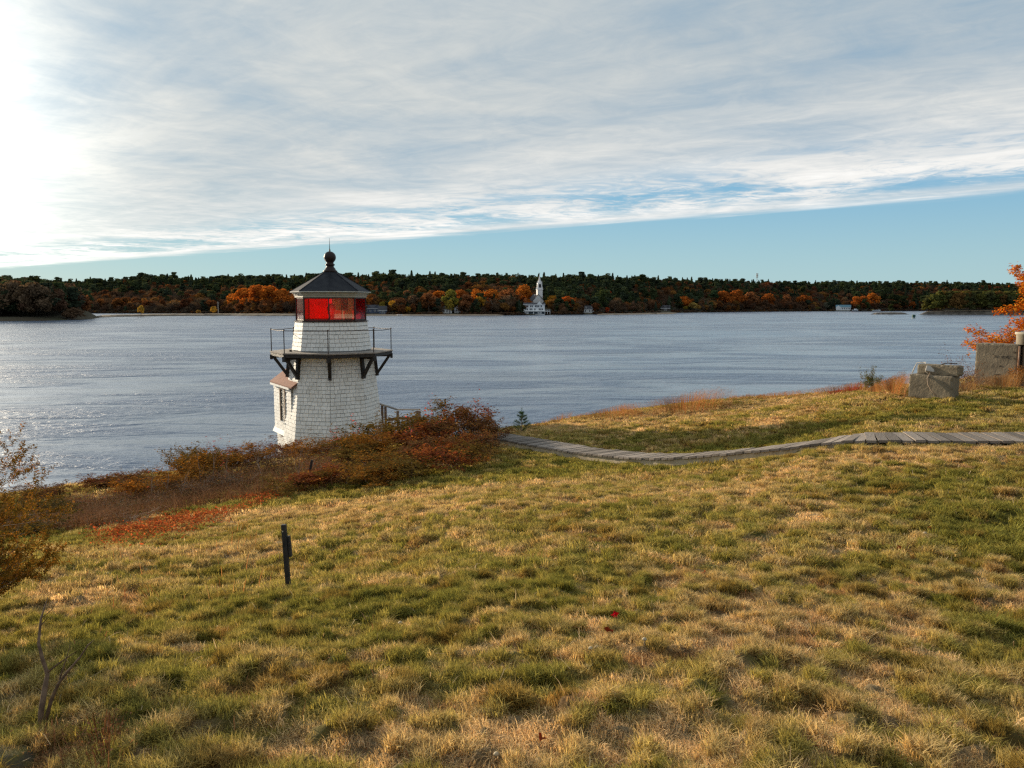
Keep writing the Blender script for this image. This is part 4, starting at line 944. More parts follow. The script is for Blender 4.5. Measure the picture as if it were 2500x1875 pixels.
# boats and buoy
def boat(px, d, z, ln, label, hull, rz=0., cabin=True, name='boat'):
    r = empty(name, ((px - 1250) / FPX * d, d, z), rz, label=label, cat='boat'); m = MB(); st = []
    for i in range(7):
        f = i / 6; w_ = ln * .16 * (1 - max(0, (f - .5) * 2) ** 2.2) * (.85 if i == 0 else 1); sh = .10 * ln * (1 + .5 * f * f); x = (f - .5) * ln
        st.append([(x, -w_, sh), (x, -w_ * .75, 0.04 * ln), (x, 0, -.02 * ln), (x, w_ * .75, .04 * ln), (x, w_, sh)])
    vs = [p_ for s_ in st for p_ in s_]; fs = []
    for i in range(6):
        for j in range(4): a = i * 5 + j; fs.append((a, a + 1, a + 6, a + 5))
        fs.append((i * 5, i * 5 + 5, i * 5 + 9, i * 5 + 4))
    fs += [(0, 4, 3, 2, 1), (30, 31, 32, 33, 34)]
    m.add(vs, fs); m.build('hull', hull, r)
    if cabin: c = MB().box((ln * .05, 0, ln * .19), (ln * .3, ln * .2, ln * .16)); c.box((ln * .05, 0, ln * .28), (ln * .34, ln * .23, ln * .02)); c.build('cabin', FW, r); MB().box((ln * .05, -ln * .102, ln * .21), (ln * .22, .04, ln * .06)).build('cabin_window', FG, r)
    return r
YEL = mat('yellow_hull', (.65, .5, .1), scale=1.); DK = mat('dark_hull', (.08, .07, .06), scale=1.)
boat(2084, 1066, 1.2, 9., 'white cabin boat hauled out just right of the boathouse', FW, .2)
boat(2136, 1052, 1.0, 10., 'long white boat on the shore behind the rocky islet', FW, -.1, False)
boat(2126, 1062, 1.8, 5., 'small yellow boat ashore between two white boats', YEL, .3, False)
boat(2106, 1062, 1.2, 7., 'dark low boat on the shore left of the yellow boat', DK, 0, False)
boat(1593, 756, .15, 7., 'dark rowing boat floating off the pale beach', DK, 0, False, 'rowing_boat')
boat(977, 655, .5, 4.5, 'small white dinghy at the water below the orange trees', FW, .4, False, 'dinghy')
by = empty('channel_buoy', ((2227 - 1250) / FPX * 530, 530, 0), label='dark green can buoy floating in the river near the islet', cat='buoy')
GB = mat('green_buoy_paint', (.02, .09, .075), (.015, .06, .05), scale=2., rough=.5)
MB().lathe([(1.1, -.3), (1.2, .2), (1.0, .45), (.9, .6)], 14).build('float', mat('pale_float', (.35, .42, .42), scale=2.), by, True)
MB().lathe([(.85, .6), (.85, 1.1), (1.15, 1.15), (1.15, 2.5), (.95, 2.55)], 10).build('body', GB, by)
b = MB()
for a in range(4): b.tube([(math.cos(a * 1.57) * .9, math.sin(a * 1.57) * .9, .5), (math.cos(a * 1.57) * 1.1, math.sin(a * 1.57) * 1.1, 1.2)], .07, 4)
b.build('strut', GB, by)
# ------------------------------------------------------------------ grass
def blade_patch(seed, n, rad, hmin, hmax, wd, flat=.45):
    r = np.random.default_rng(seed); a = r.uniform(0, 6.283, n); q = rad * np.sqrt(r.random(n)); bx = np.cos(a) * q; by = np.sin(a) * q
    h = r.uniform(hmin, hmax, n); lean = r.uniform(.15, 1.0, n) ** .8 * flat * 2.0 * h; la = r.uniform(0, 6.283, n); w = wd * r.uniform(.6, 1.3, n)
    dx, dy = np.cos(la), np.sin(la); sx, sy = -dy, dx; V = []
    for f, wf in ((0, 1.), (.55, .8), (1., 0.)):
        lx = bx + dx * lean * f ** 1.6; ly = by + dy * lean * f ** 1.6; z = h * (f if f < 1 else .93) - .012 * (f == 0)
        if wf > 0: V += [np.c_[lx - sx * w * wf / 2, ly - sy * w * wf / 2, z], np.c_[lx + sx * w * wf / 2, ly + sy * w * wf / 2, z]]
        else: V += [np.c_[lx, ly, z]]
    v = np.stack(V, 1).reshape(-1, 3); b = np.arange(n) * 5
    f = np.concatenate([np.c_[b, b + 1, b + 3], np.c_[b, b + 3, b + 2], np.c_[b + 2, b + 3, b + 4]])
    lc = np.c_[r.random(n), r.random(n), r.random(n)]
    return mesh_np('grass_tuft', v, f, grass_m, False, {'lc': ('FLOAT_VECTOR', 'POINT', np.repeat(lc, 5, 0))})
grass_m = leafmat('grass_blades', 'INST', trans=.42, var=.75, hue=None)
# hue branch only for part of the blades: dry ones
near_p = [blade_patch(i, 90, .06, .008, .026, .0024, 1.2) for i in range(5)] + [blade_patch(20 + i, 110, .038, .018, .046, .0024, .9) for i in range(3)]
mid_p = [blade_patch(40 + i, 120, .11, .010, .030, .0048, 1.1) for i in range(4)] + [blade_patch(60 + i, 120, .07, .022, .052, .0048, .9) for i in range(3)]
far_p = [blade_patch(80 + i, 140, .22, .014, .038, .010, 1.0) for i in range(4)] + [blade_patch(90 + i, 130, .13, .03, .065, .010, .8) for i in range(2)]
GP = protos('grass_tufts', near_p + mid_p + far_p)   # names sort in this order
PATHC = np.array([[w_.x, w_.y] for w_ in W0])
def off_walk(x, y):
    d = np.full(x.shape, 1e9)
    for (s0, s1, a, b), h in zip(segs, dirs):
        sd = Vector((-h.y, h.x)) * .42; A = np.array([a.x + sd.x, a.y + sd.y]); B = np.array([b.x + sd.x, b.y + sd.y]); ab = B - A
        t = np.clip(((x - A[0]) * ab[0] + (y - A[1]) * ab[1]) / (ab @ ab), 0, 1); d = np.minimum(d, np.hypot(x - A[0] - t * ab[0], y - A[1] - t * ab[1]))
    return d
def zone(y0, y1, dens, side=1.0, c=2.6):
    # area sampled uniformly in a widening strip in front of the viewpoint
    A = (y1 - y0) * ((y0 + y1) * side + 2 * c); n = int(A * dens); y = rng.uniform(y0, y1, n * 3); k = rng.random(n * 3) < (y * side + c) / (y1 * side + c); y = y[k][:n]; x = rng.uniform(-1, 1, len(y)) * (y * side + c); return x, y
gxs, gys, gid, gsc = [], [], [], []
for (y0, y1, dens, lo, hi, tall) in ((.6, 6.5, 560, 0, 5, 5), (6.5, 14, 210, 8, 12, 12), (14, 42, 62, 15, 19, 19)):
    x, y = zone(y0, y1, dens); nT = {5: 8, 12: 15, 19: 21}[tall]
    tn = fbm(x, y, 7.5, 3, 21.); d = dryness(x, y); tuft = (tn + (1 - d) * .10 > .59 + rng.random(len(x)) * .07)
    gid.append(np.where(tuft, rng.integers(tall, nT, len(x)), rng.integers(lo, hi, len(x)))); gxs.append(x); gys.append(y)
    gsc.append(np.where(tuft, rng.uniform(.8, 1.45, len(x)), rng.uniform(.7, 1.25, len(x))))
x = np.concatenate(gxs); y = np.concatenate(gys); pid = np.concatenate(gid); sc = np.concatenate(gsc)
k = (edge_d(x, y) < .5) & (off_walk(x, y) > .50); x, y, pid, sc = x[k], y[k], pid[k], sc[k]; z = ground(x, y)
n = len(x); tn = turf_tint(x, y, rng.random(n)); tall = np.isin(pid, [5, 6, 7, 12, 13, 14, 19, 20]); tn = np.where(tall[:, None], tn * .66 + G_GREEN * .40, tn)
o = scatter('grass', np.c_[x, y, z], GP, pid, np.c_[rng.normal(0, .12, n), rng.normal(0, .12, n), rng.uniform(0, 6.28, n)], sc, tn)
tag(o, 'rough autumn grass, green and straw, covering the slope', 'grass', kind='stuff')

# loose dead blades and stems standing a little clear of the sward
r = np.random.default_rng(61); x, y = zone(1.6, 13, 60); k = (edge_d(x, y) < 0) & (off_walk(x, y) > .5); x, y = x[k], y[k]; n = len(x); z = ground(x, y) + .012; a = r.uniform(0, 6.283, n); ln = r.uniform(.03, .09, n) * (1 + .03 * y); el = r.uniform(.1, 1.2, n)
d0 = np.c_[np.cos(a) * np.cos(el), np.sin(a) * np.cos(el), np.sin(el)]; sd = np.c_[-np.sin(a), np.cos(a), np.zeros(n)] * (.0011 + .0003 * y)[:, None]; p0 = np.c_[x, y, z]; p1 = p0 + d0 * (ln * .6)[:, None]; p2 = p1 + (d0 * [1, 1, .3] + r.normal(size=(n, 3)) * .2) * (ln * .5)[:, None]
v = np.stack([p0 - sd, p0 + sd, p1 + sd * .7, p1 - sd * .7, p2], 1).reshape(-1, 3); b = np.arange(n) * 5; f = np.concatenate([np.c_[b, b + 1, b + 2], np.c_[b, b + 2, b + 3], np.c_[b + 3, b + 2, b + 4]])
o = link('dead_blades', mesh_np('dead_blades', v, f, leafmat('dead_blades', 'RGB', (.62, .47, .28), .3, .55, hue=(.30, .14, .07)), False, {'lc': ('FLOAT_VECTOR', 'POINT', np.repeat(np.c_[r.random(n), r.random(n), r.random(n)], 5, 0))})); tag(o, 'loose dead grass blades lying over the lawn', 'grass', kind='stuff')
print('grass', n)

# ------------------------------------------------------------------ growing things
def leaf_quads(P_, Nn, size, r, curl=.25, aspect=.5):
    """folded leaf: two triangles each side of the midrib -> 4 verts, 2 tris; P_ (n,3) Nn (n,3)"""
    n = len(P_); nn = Nn + r.normal(size=(n, 3)) * .5; nn /= np.linalg.norm(nn, axis=1)[:, None]; t = np.cross(nn, r.normal(size=(n, 3))); t /= np.linalg.norm(t, axis=1)[:, None]; bt = np.cross(nn, t)
    s = (size * r.uniform(.6, 1.3, n))[:, None]
    v = np.stack([P_, P_ + t * s * .5 + bt * s * aspect * .5 + nn * s * curl * .4, P_ + t * s, P_ + t * s * .5 - bt * s * aspect * .5 + nn * s * curl * .4], 1).reshape(-1, 3)
    b = np.arange(n) * 4; f = np.concatenate([np.c_[b, b + 1, b + 2], np.c_[b, b + 2, b + 3]]); return v, f
def grow(seed, base_dirs, length, r0, levels=3, kids=4, spread=.6, up=.12, shrink=.62, seg=4, jit=.12):
    """returns MB of stems and an array of twig points (with directions)"""
    r = random.Random(seed); m = MB(); tips = []
    def go(p, d, ln, rad, lv):
        pts = [p.copy()]; 
        for i in range(seg):
            d = (d + Vector((r.gauss(0, jit), r.gauss(0, jit), r.gauss(0, jit) + up * .25))).normalized(); p = p + d * ln / seg; pts.append(p.copy())
            if lv <= 1: tips.append((p.copy(), d.copy(), lv))
        m.tube(pts, [rad * (1 - .75 * i / seg) for i in range(seg + 1)], 4 if lv else 3, cap=False)
        if lv > 0:
            for j in range(kids):
                i = r.randint(1 if lv < levels else 2, seg); q = pts[i]; dd = (pts[i] - pts[i - 1]).normalized()
                o_ = Vector((r.gauss(0, 1), r.gauss(0, 1), r.gauss(0, .6))).normalized(); nd = (dd * (1 - spread) + o_ * spread + Vector((0, 0, up))).normalized()
                go(q, nd, ln * shrink * r.uniform(.75, 1.2), rad * (1 - .75 * i / seg) * .65, lv - 1)
    for (p, d, l) in base_dirs: go(Vector(p), Vector(d).normalized(), l * length, r0, levels)
    return m, tips
def leafy(tips, n, size, seed, jitter, aspect=.5, lvmax=1):
    r = np.random.default_rng(seed); T = np.array([(*a, *b_) for a, b_, lv in tips if lv <= lvmax]); k = r.integers(0, len(T), n); clump = r.random(len(T))[k]
    p = T[k, :3] + r.normal(size=(n, 3)) * jitter; v, f = leaf_quads(p, T[k, 3:] * .4 + np.array([0, 0, .6]), size, r, aspect=aspect)
    lc = np.c_[r.random(n) * .7 + clump * .3, clump * .55 + r.random(n) * .45, r.random(n)]; return v, f, np.repeat(lc, 4, 0)
STEM = mat('shrub_stem', (.22, .16, .12), (.36, .28, .22), scale=12., rough=.9)
def fol(name, vfl, m): v, f, lc = vfl; return mesh_np(name, v, f, m, False, {'lc': ('FLOAT_VECTOR', 'POINT', lc)})
shrub_leaf = leafmat('shrub_foliage', 'OBJECT', trans=.32, var=.6, hue=(.17, .10, .028), gloss=.0)
shrub_red = leafmat('shrub_foliage_red', 'OBJECT', trans=.32, var=.6, hue=(.34, .13, .025), gloss=.0)
SH = []
for i in range(6):
    r = random.Random(50 + i); bases = [((r.uniform(-.35, .35), r.uniform(-.35, .35), -.05), (r.uniform(-.7, .7), r.uniform(-.7, .7), 1), r.uniform(.7, 1.1)) for _ in range(9)]
    m, tips = grow(60 + i, bases, .95, .012, levels=2, kids=5, spread=.55, up=.2, shrink=.55)
    st = m.mesh('stems', STEM)
    SH.append((st, fol('foliage', leafy(tips, 2500, .085, 70 + i, .05), shrub_leaf), fol('foliage', leafy(tips, 2500, .088, 70 + i, .05), shrub_red)))
BARE = []
for i in range(4):
    r = random.Random(150 + i); bases = [((r.uniform(-.3, .3), r.uniform(-.3, .3), -.05), (r.uniform(-.6, .6), r.uniform(-.6, .6), 1), r.uniform(.7, 1.2)) for _ in range(12)]
    m, tips = grow(160 + i, bases, .95, .010, levels=2, kids=6, spread=.6, up=.1, shrink=.6); st = m.mesh('stems', STEM)
    BARE.append((st, fol('foliage', leafy(tips, 800, .07, 170 + i, .04), shrub_leaf)))
def shrub(x, y, h, w, col, label, group=None, kind=0, bare=False, z=None, name='shrub'):
    t = empty(name, (x, y, gz(x, y) if z is None else z), random.uniform(0, 6.28), label=label, cat='shrub', group=group)
    if bare: a, b_ = random.choice(BARE)
    else: s_ = random.choice(SH); a, b_ = s_[0], s_[1 + kind]
    vv = np.array([q.co for q in b_.vertices]); hh_ = np.percentile(vv[:, 2], 97); ww_ = 2 * np.percentile(np.hypot(vv[:, 0], vv[:, 1]), 92); sc_ = (w / ww_, w / ww_, h / hh_)
    link('stems', a, t, scale=sc_); c = link('foliage', b_, t, scale=sc_); c.color = (*col, 1); return t
# the shrub belt along the bank: survey points of each crown's foot, height, width, colour
OLV, BRN_, RDB, GOLD, PINK, DARKG = (.15, .10, .025), (.18, .08, .038), (.21, .06, .03), (.32, .14, .025), (.26, .11, .07), (.075, .065, .025)
belt = [ # px, d, h, w, col, red?, bare?, label
 (1215,21.0,1.05,1.7,BRN_,0,0,'red-brown shrub where the boardwalk disappears into the bushes'),
 (1175,22.6,1.45,1.9,RDB,1,0,'dark red-brown shrub just left of the boardwalk end'),
 (1120,21.8,1.5,2.0,BRN_,0,0,'tall brown shrub second left of the boardwalk end'),
 (1065,23.0,1.8,2.0,OLV,0,0,'olive and orange shrub below the landing of the wooden handrail'),
 (1020,21.6,1.45,1.9,RDB,1,0,'reddish shrub in front of the wooden handrail'),
 (965,23.2,1.85,2.0,OLV,0,0,'high yellow-green shrub touching the lighthouse wall on its right'),
 (930,21.0,1.25,1.8,GOLD,0,0,'orange-leaved shrub at the front right of the lighthouse'),
 (880,22.4,1.3,2.0,OLV,0,0,'olive shrub in front of the right corner of the lighthouse'),
 (1040,19.6,.95,1.9,BRN_,0,0,'low brown shrub at the shaded front edge of the big thicket'),
 (1140,19.6,.85,1.8,RDB,1,0,'low red-brown shrub in front of the thicket near the boardwalk'),
 (950,19.3,.9,1.7,GOLD,0,0,'small golden shrub at the front of the thicket'),
 (870,20.3,.85,1.7,OLV,0,0,'low olive shrub in front of the tangle of dead stems'),
 (820,22.6,.85,1.8,BRN_,0,1,'half-bare brown shrub before the middle of the lighthouse base'),
 (765,23.2,.85,1.6,GOLD,0,0,'yellow-orange shrub at the left foot of the lighthouse'),
 (730,23.0,.95,1.5,GOLD,0,0,'bright golden shrub under the lit corner of the lighthouse'),
 (690,21.5,.75,1.7,BRN_,0,1,'bare twiggy shrub below the white annex'),
 (790,19.8,.65,1.7,RDB,1,1,'low twiggy reddish shrub in front of the golden ones'),
 (640,21.5,.85,1.7,BRN_,0,1,'bare brown shrub at the gap left of the annex'),
 (590,21.5,1.05,1.6,GOLD,0,0,'orange-topped shrub first left of the lighthouse annex'),
 (540,21.3,1.15,1.7,PINK,1,1,'pinkish thin-leaved shrub left of the orange-topped one'),
 (490,21.2,1.2,1.7,OLV,0,0,'olive shrub on the crest midway to the left edge'),
 (440,20.2,1.05,1.6,GOLD,0,0,'orange shrub on the crest with a red top'),
 (400,19.4,1.0,1.6,GOLD,0,0,'golden leafy shrub above the orange ground cover'),
 (350,18.8,.95,1.6,OLV,0,1,'thin olive shrub with tall bare stems'),
 (300,18.2,.95,1.6,GOLD,1,0,'yellow-brown shrub above the left water view'),
 (240,17.6,.95,1.6,BRN_,0,1,'bare brown shrub on the left part of the crest'),
 (180,17.0,.95,1.6,RDB,1,1,'grey-brown twiggy shrub near the left water edge'),
 (120,16.4,.95,1.6,BRN_,0,1,'dense dead-looking shrub near the left edge of the bank'),
 (60,15.4,.95,1.7,DARKG,0,0,'dark green shrub behind the golden juniper'),
 (5,14.8,1.1,1.7,DARKG,0,0,'dark shrub at the left edge behind the juniper'),
 (1085,17.9,.95,1.9,RDB,1,0,'red-brown shrub at the near right corner of the thicket'),
 (1010,17.3,1.0,1.9,OLV,0,0,'olive shrub at the near front edge of the thicket'),
 (935,16.8,.95,1.8,GOLD,0,0,'orange shrub nearest the lawn in front of the thicket'),
 (860,17.4,.8,1.8,OLV,0,0,'low olive shrub nearest the lawn below the dead tangle'),
 (1180,19.6,.85,1.7,BRN_,0,0,'low brown shrub shading the near end of the boardwalk'),
 (1140,18.2,.75,1.6,OLV,0,0,'low olive shrub in the corner between thicket and boardwalk'),
 (790,17.6,.6,1.6,RDB,1,0,'low crimson-leaved shrub near the dark stake'),
 (710,17.2,.5,1.5,OLV,0,0,'low green-brown shrub left of the dark stake'),
 (290,14.0,.45,1.6,BRN_,0,1,'flattened brown tangle above the left end of the orange carpet'),
 (60,12.6,.6,1.7,DARKG,0,1,'dark tangle nearest the juniper'),
 (170,13.4,.5,1.6,BRN_,0,1,'brown tangle right of the juniper top'),
 (10,11.6,.7,1.7,DARKG,0,0,'dark shrub right behind the juniper branches'),
 (560,19.0,.65,1.5,BRN_,0,1,'low bare shrub in front of the crest left of the annex'),
 (460,18.4,.6,1.5,BRN_,0,1,'low brown tangle under the orange crest shrubs'),
 (370,17.4,.6,1.5,BRN_,0,1,'low dark tangle at the left of the crest'),
 (270,16.2,.6,1.6,DARKG,0,1,'low dark tangle above the upper end of the orange ground cover'),
 (190,15.4,.6,1.6,BRN_,0,1,'sprawling dead shrub at the lower left of the bank'),
 (100,14.2,.6,1.6,DARKG,0,0,'low dark evergreen shrub at the lower left of the bank')]
for (px, d, h, w, col, rd, br, lb) in belt:
    h *= (.50 if 920 < px < 1050 else .66) if px > 850 else (.74 if px > 420 else (.58 if px > 260 else .38))
    x, y = (px - 1250) / FPX * d / 1.0, d
    shrub(x, y, h, w, col, lb, kind=rd, bare=bool(br), group=None)
# fill behind the crest so the belt has depth
back_shrubs = ['at the far left', 'above the juniper tip', 'left of the first bare stem', 'behind the grey twiggy shrub', 'behind the yellow-brown shrub', 'behind the golden leafy shrub', 'behind the red-topped shrub', 'behind the olive crest shrub', 'behind the pinkish shrub', 'beside the annex corner', 'below the lit lighthouse face', 'below the middle of the lighthouse', 'right of the lighthouse foot', 'under the wooden handrail', 'behind the reddish shrubs', 'at the boardwalk end']
for i in range(16):
    px = 20 + 1170 * (i + random.uniform(.2, .8)) / 16; d = itp(px, [(0,17.5),(400,22),(700,25),(1200,25.5)]) + random.uniform(0, 1.2); x = (px - 1250) / FPX * d
    shrub(x, d, random.uniform(.55, .75) * (1 if px > 420 else .6), 1.9, random.choice([BRN_, RDB, OLV]), 'shrub top on the river side of the crest, ' + back_shrubs[i], 'shrubs behind the crest of the bank', kind=0, bare=random.random() < .4)

# tangled dead bracken and bramble between the shrubs
def stems_stuff(name, pts, hs, seed, m, lean=.5, rad=.004, segs_=3, label='', cat='', curl=.2, leaf=None):
    r = np.random.default_rng(seed); V = []; F = []; n = len(pts); a = r.uniform(0, 6.283, n); b = 0
    L_ = []
    for i in range(n):
        p = pts[i]; h = hs[i]; l = lean * r.uniform(.3, 1) * h; dx, dy = math.cos(a[i]), math.sin(a[i]); sx, sy = -dy * rad, dx * rad
        for j in range(segs_ + 1):
            f = j / segs_; q = p + np.array([dx * l * f ** 1.6, dy * l * f ** 1.6, h * f * (1 - curl * f)]); w_ = 1 - .7 * f
            V += [q + np.array([sx, sy, 0]) * w_, q - np.array([sx, sy, 0]) * w_]
        for j in range(segs_): o_ = b + j * 2; F.append([o_, o_ + 1, o_ + 3, o_ + 2])
        b += (segs_ + 1) * 2; L_ += [[r.random(), r.random(), 0]] * ((segs_ + 1) * 2)
    V = np.array(V); F = np.array(F)
    me = mesh_np(name, V, F, m, False, {'lc': ('FLOAT_VECTOR', 'POINT', np.array(L_))}); o = link(name, me); return tag(o, label, cat, kind='stuff')
dead_m = leafmat('dead_bracken', 'RGB', (.20, .10, .05), .2, .6)
def strip_pts(n, x0, x1, dtab, dw, seed):
    r = np.random.default_rng(seed); px = r.uniform(x0, x1, n); d = np.interp(px, *zip(*dtab)) + r.uniform(-dw, dw, n); x = (px - 1250) / FPX * d; return np.c_[x, d, ground(x, d)]
p = strip_pts(15000, -40, 930, [(-40, 13.6), (250, 16), (500, 19.0), (930, 19.8)], 2.4, 5); stems_stuff('dead_bracken', p, np.random.default_rng(1).uniform(.15, .6, len(p)), 6, dead_m, 1.1, .006, 3, 'tangle of dead brown bracken and bramble between the shrubs', 'bracken', .45)

# goldenrod gone to seed along the bank edge, right half
wm1 = leafmat('dry_goldenrod', 'RGB', (.36, .15, .065), .4, .6, hue=(.30, .21, .09))
def weeds(name, n, x0, x1, dtab, dw, hlo, hhi, seed, label, m, hump=None, head=.03):
    r = np.random.default_rng(seed); p = strip_pts(n, x0, x1, dtab, dw, seed); px = 1250 + p[:, 0] / p[:, 1] * FPX
    hs = r.uniform(hlo, hhi, n) * (np.interp(px, *zip(*hump)) if hump else 1); stems_stuff(name, p, hs, seed, m, .5, .004, 3, label, 'weeds', .08)
    k = r.integers(0, n, n * 5); f = r.random(n * 5) ** .7; q = p[k] + np.c_[r.normal(0, .035, n * 5), r.normal(0, .035, n * 5), hs[k] * f]
    v, ff = leaf_quads(q, np.tile([0, 0, 1.], (n * 5, 1)), head, r, aspect=.35); me = mesh_np(name + '_leaves', v, ff, m, False, {'lc': ('FLOAT_VECTOR', 'POINT', np.repeat(np.c_[r.random(n * 5), r.random(n * 5), f], 4, 0))})
    o = link(name + '_leaves', me); tag(o, label.replace('stalks', 'leaves and seed heads'), 'weeds', kind='stuff')
weeds('dry_goldenrod', 1500, 1400, 1790, [(1400, 27.8), (1600, 26.6), (1790, 26.6)], 1.0, .35, .75, 21, 'rust-coloured goldenrod stalks in a dense patch on the bank edge', wm1, [(1400, .45), (1480, .75), (1740, 1.05), (1790, .8)])
weeds('bank_edge_weeds', 1500, 1780, 2210, [(1780, 28.4), (1900, 28), (2100, 25.8), (2210, 22.2)], .8, .15, .42, 22, 'thin reddish stalks fringing the bank edge left of the block', wm1)
weeds('block_weeds', 800, 2120, 2215, [(2120, 22.6), (2215, 19.8)], 1.0, .15, .62, 23, 'tall orange-brown stalks crowding the left side of the block', wm1)
weeds('wall_weeds', 900, 2325, 2520, [(2325, 19.6), (2400, 20.3), (2520, 20.3)], .7, .12, .55, 24, 'tan stalks along the foot of the concrete wall', leafmat('tan_weeds', 'RGB', (.36, .24, .12), .4, .5, hue=(.30, .14, .06)))
weeds('walk_end_weeds', 260, 1285, 1400, [(1285, 25.5), (1400, 28.6)], .5, .12, .35, 25, 'sparse brown stalks beside the little pine', wm1)
weeds('slope_weeds', 160, 60, 640, [(60, 9), (640, 10)], 3.5, .08, .26, 26, 'scattered thin brown stalks poking from the grass', wm1, None, .012)
RB_ = leafmat('red_bramble', 'RGB', (.36, .035, .045), .35, .4)
weeds('red_bramble', 160, 2030, 2105, [(2030, 26.4), (2105, 25.2)], .4, .12, .3, 27, 'patch of crimson leaved bramble stalks on the bank edge', RB_, None, .05)
# orange-red dwarf blueberry carpet
bl = leafmat('blueberry_carpet', 'RGB', (.42, .095, .035), .35, .6, hue=(.32, .15, .05))
r = np.random.default_rng(31); n = 16000; u = r.random(n); px = 225 + u * 445 + r.normal(0, 30, n); d = np.interp(px, [225, 450, 670], [11.4, 14.2, 17.4]) + r.normal(0, 1.25, n) * np.interp(px, [225, 450, 670], [.55, .75, .45]); x = (px - 1250) / FPX * d
k = fbm(x, d, 1.3, 3, 71.) + r.normal(0, .06, n) > .47; x, d = x[k], d[k]; z = ground(x, d) + r.uniform(.01, .13, len(x)); v, f = leaf_quads(np.c_[x, d, z], np.tile([0, 0, 1.], (len(x), 1)), .045, r, aspect=.6)
tag(link('blueberry_carpet', mesh_np('blueberry_carpet', v, f, bl, False, {'lc': ('FLOAT_VECTOR', 'POINT', np.repeat(np.c_[r.random(len(x)), r.random(len(x)), r.random(len(x))], 4, 0))})), 'orange-red dwarf blueberry leaves carpeting the slope below the shrubs', 'ground cover', kind='stuff')

# sumac-like bare stems with pink tops standing out of the thicket
PK = leafmat('pink_leaves', 'RGB', (.50, .10, .09), .35, .4)
def sapling(px, d, h, label, leaves=26, top=PK, group=None, spread=.35, foot=0.):
    x = (px - 1250) / FPX * d; t = empty('sapling', (x, d, gz(x, d) + foot), 0, label=label, cat='sapling', group=group); r_ = random.Random(int(px * 7))
    m, tips = grow(int(px), [((0, 0, -.1), (r_.uniform(-.15, .15), 0, 1), 1.)], h * .72, .013, levels=1, kids=6, spread=.45, up=.35, shrink=.42, seg=5, jit=.09)
    m.build('stem', STEM, t)
    if leaves: v, f, lc = leafy(tips[5:], leaves, .075, int(px), .03); link('foliage', mesh_np('foliage', v, f, top, False, {'lc': ('FLOAT_VECTOR', 'POINT', lc)}), t)
    return t
for px, d, h, lb, lv in ((815,22.3,1.45,'pink-topped sapling in front of the lighthouse base, the left one',30), (868,22.0,1.65,'pink-topped sapling in front of the lighthouse base, the right one',34), (915,22.4,1.9,'leafless thin sapling against the right flank of the lighthouse',0),
    (1000,21.6,2.0,'thin sapling crossing in front of the wooden handrail',24), (1035,22.5,2.25,'tall red-leaved sapling above the thicket right of the handrail',44), (1075,22.0,2.0,'sparse sapling at the top of the thicket',22), (1155,22.6,2.1,'slender stalk with brown leaves near the right end of the thicket',20), (1188,22.8,1.95,'last slender stalk before the boardwalk end',16),
    (635,19.2,1.5,'tall bare stem left of the annex',0), (720,18.6,1.45,'bare stem rising below the lit corner of the lighthouse',0), (505,19.8,1.7,'leaning bare stem among the pinkish shrubs',10), (475,19.6,1.6,'thin bare stem crossing the olive crest shrub',0), (385,18.2,1.35,'bare stem on the crest near its red-topped shrub',0), (350,18.0,1.35,'forked bare stem against the water on the left',6), (540,19.2,1.4,'bare stem just left of the orange-topped shrub',8), (420,18.0,1.3,'short bare stem above the orange ground cover',0)):
    sapling(px, d, h * (.72 if px > 900 else .85), lb, lv)
# short dark stake in the thicket
p = P(748, 1205, 18.6); MB().beam((0, 0, -.2), (.16, 0, .62), .05, .05).build('stake', BLACK, None, loc=(p.x, p.y, gz(p.x, p.y))); tag(bpy.data.objects['stake'], 'short dark leaning stake at the front of the thicket', 'stake')

# little white pine by the boardwalk
def pine_small(px, d, h, label):
    x = (px - 1250) / FPX * d; t = empty('young_pine', (x, d, gz(x, d)), 0, label=label, cat='tree'); m = MB(); m.tube([(0, 0, -.1), (0, 0, h * .95)], [.02, .006], 5); r = np.random.default_rng(5); P_ = []; D = []
    for lv in range(6):
        z = h * (.12 + .15 * lv); ln = h * .42 * (1 - lv / 7.2)
        for j in range(7):
            a = r.uniform(0, 6.28); tip = np.array([math.cos(a) * ln, math.sin(a) * ln, z + ln * .45]); m.tube([(0, 0, z), tuple(tip * np.array([.5, .5, 1]) * .5 + np.array([0, 0, z * .5])), tuple(tip)], [.007, .005, .003], 3)
            for q in np.linspace(.35, 1, 6): P_ += [np.array([0, 0, z]) * (1 - q) + tip * q] * 16; D += [tip - np.array([0, 0, z])] * 16
    for q in np.linspace(.8, 1.08, 5): P_ += [np.array([0, 0, h * q])] * 16; D += [np.array([0, 0, .3])] * 16
    P_ = np.array(P_); D = np.array(D); D /= np.linalg.norm(D, axis=1)[:, None]; dd = D * .7 + r.normal(size=D.shape) * .55; dd /= np.linalg.norm(dd, axis=1)[:, None]
    sd = np.cross(dd, [0, 0, 1.]); sd /= np.linalg.norm(sd, axis=1)[:, None] + 1e-6; ln = .085; v = np.stack([P_ - sd * .003, P_ + sd * .003, P_ + dd * ln], 1).reshape(-1, 3); f = np.arange(len(v)).reshape(-1, 3)
    m.build('trunk', STEM, t); link('needles', mesh_np('needles', v, f, leafmat('pine_needles', 'RGB', (.10, .17, .045), .3, .4), False, {'lc': ('FLOAT_VECTOR', 'POINT', np.repeat(np.c_[r.random(len(P_)), r.random(len(P_)), r.random(len(P_))], 3, 0))}), t)
pine_small(1274, 24.0, .72, 'small bright green pine seedling beside the far end of the boardwalk')
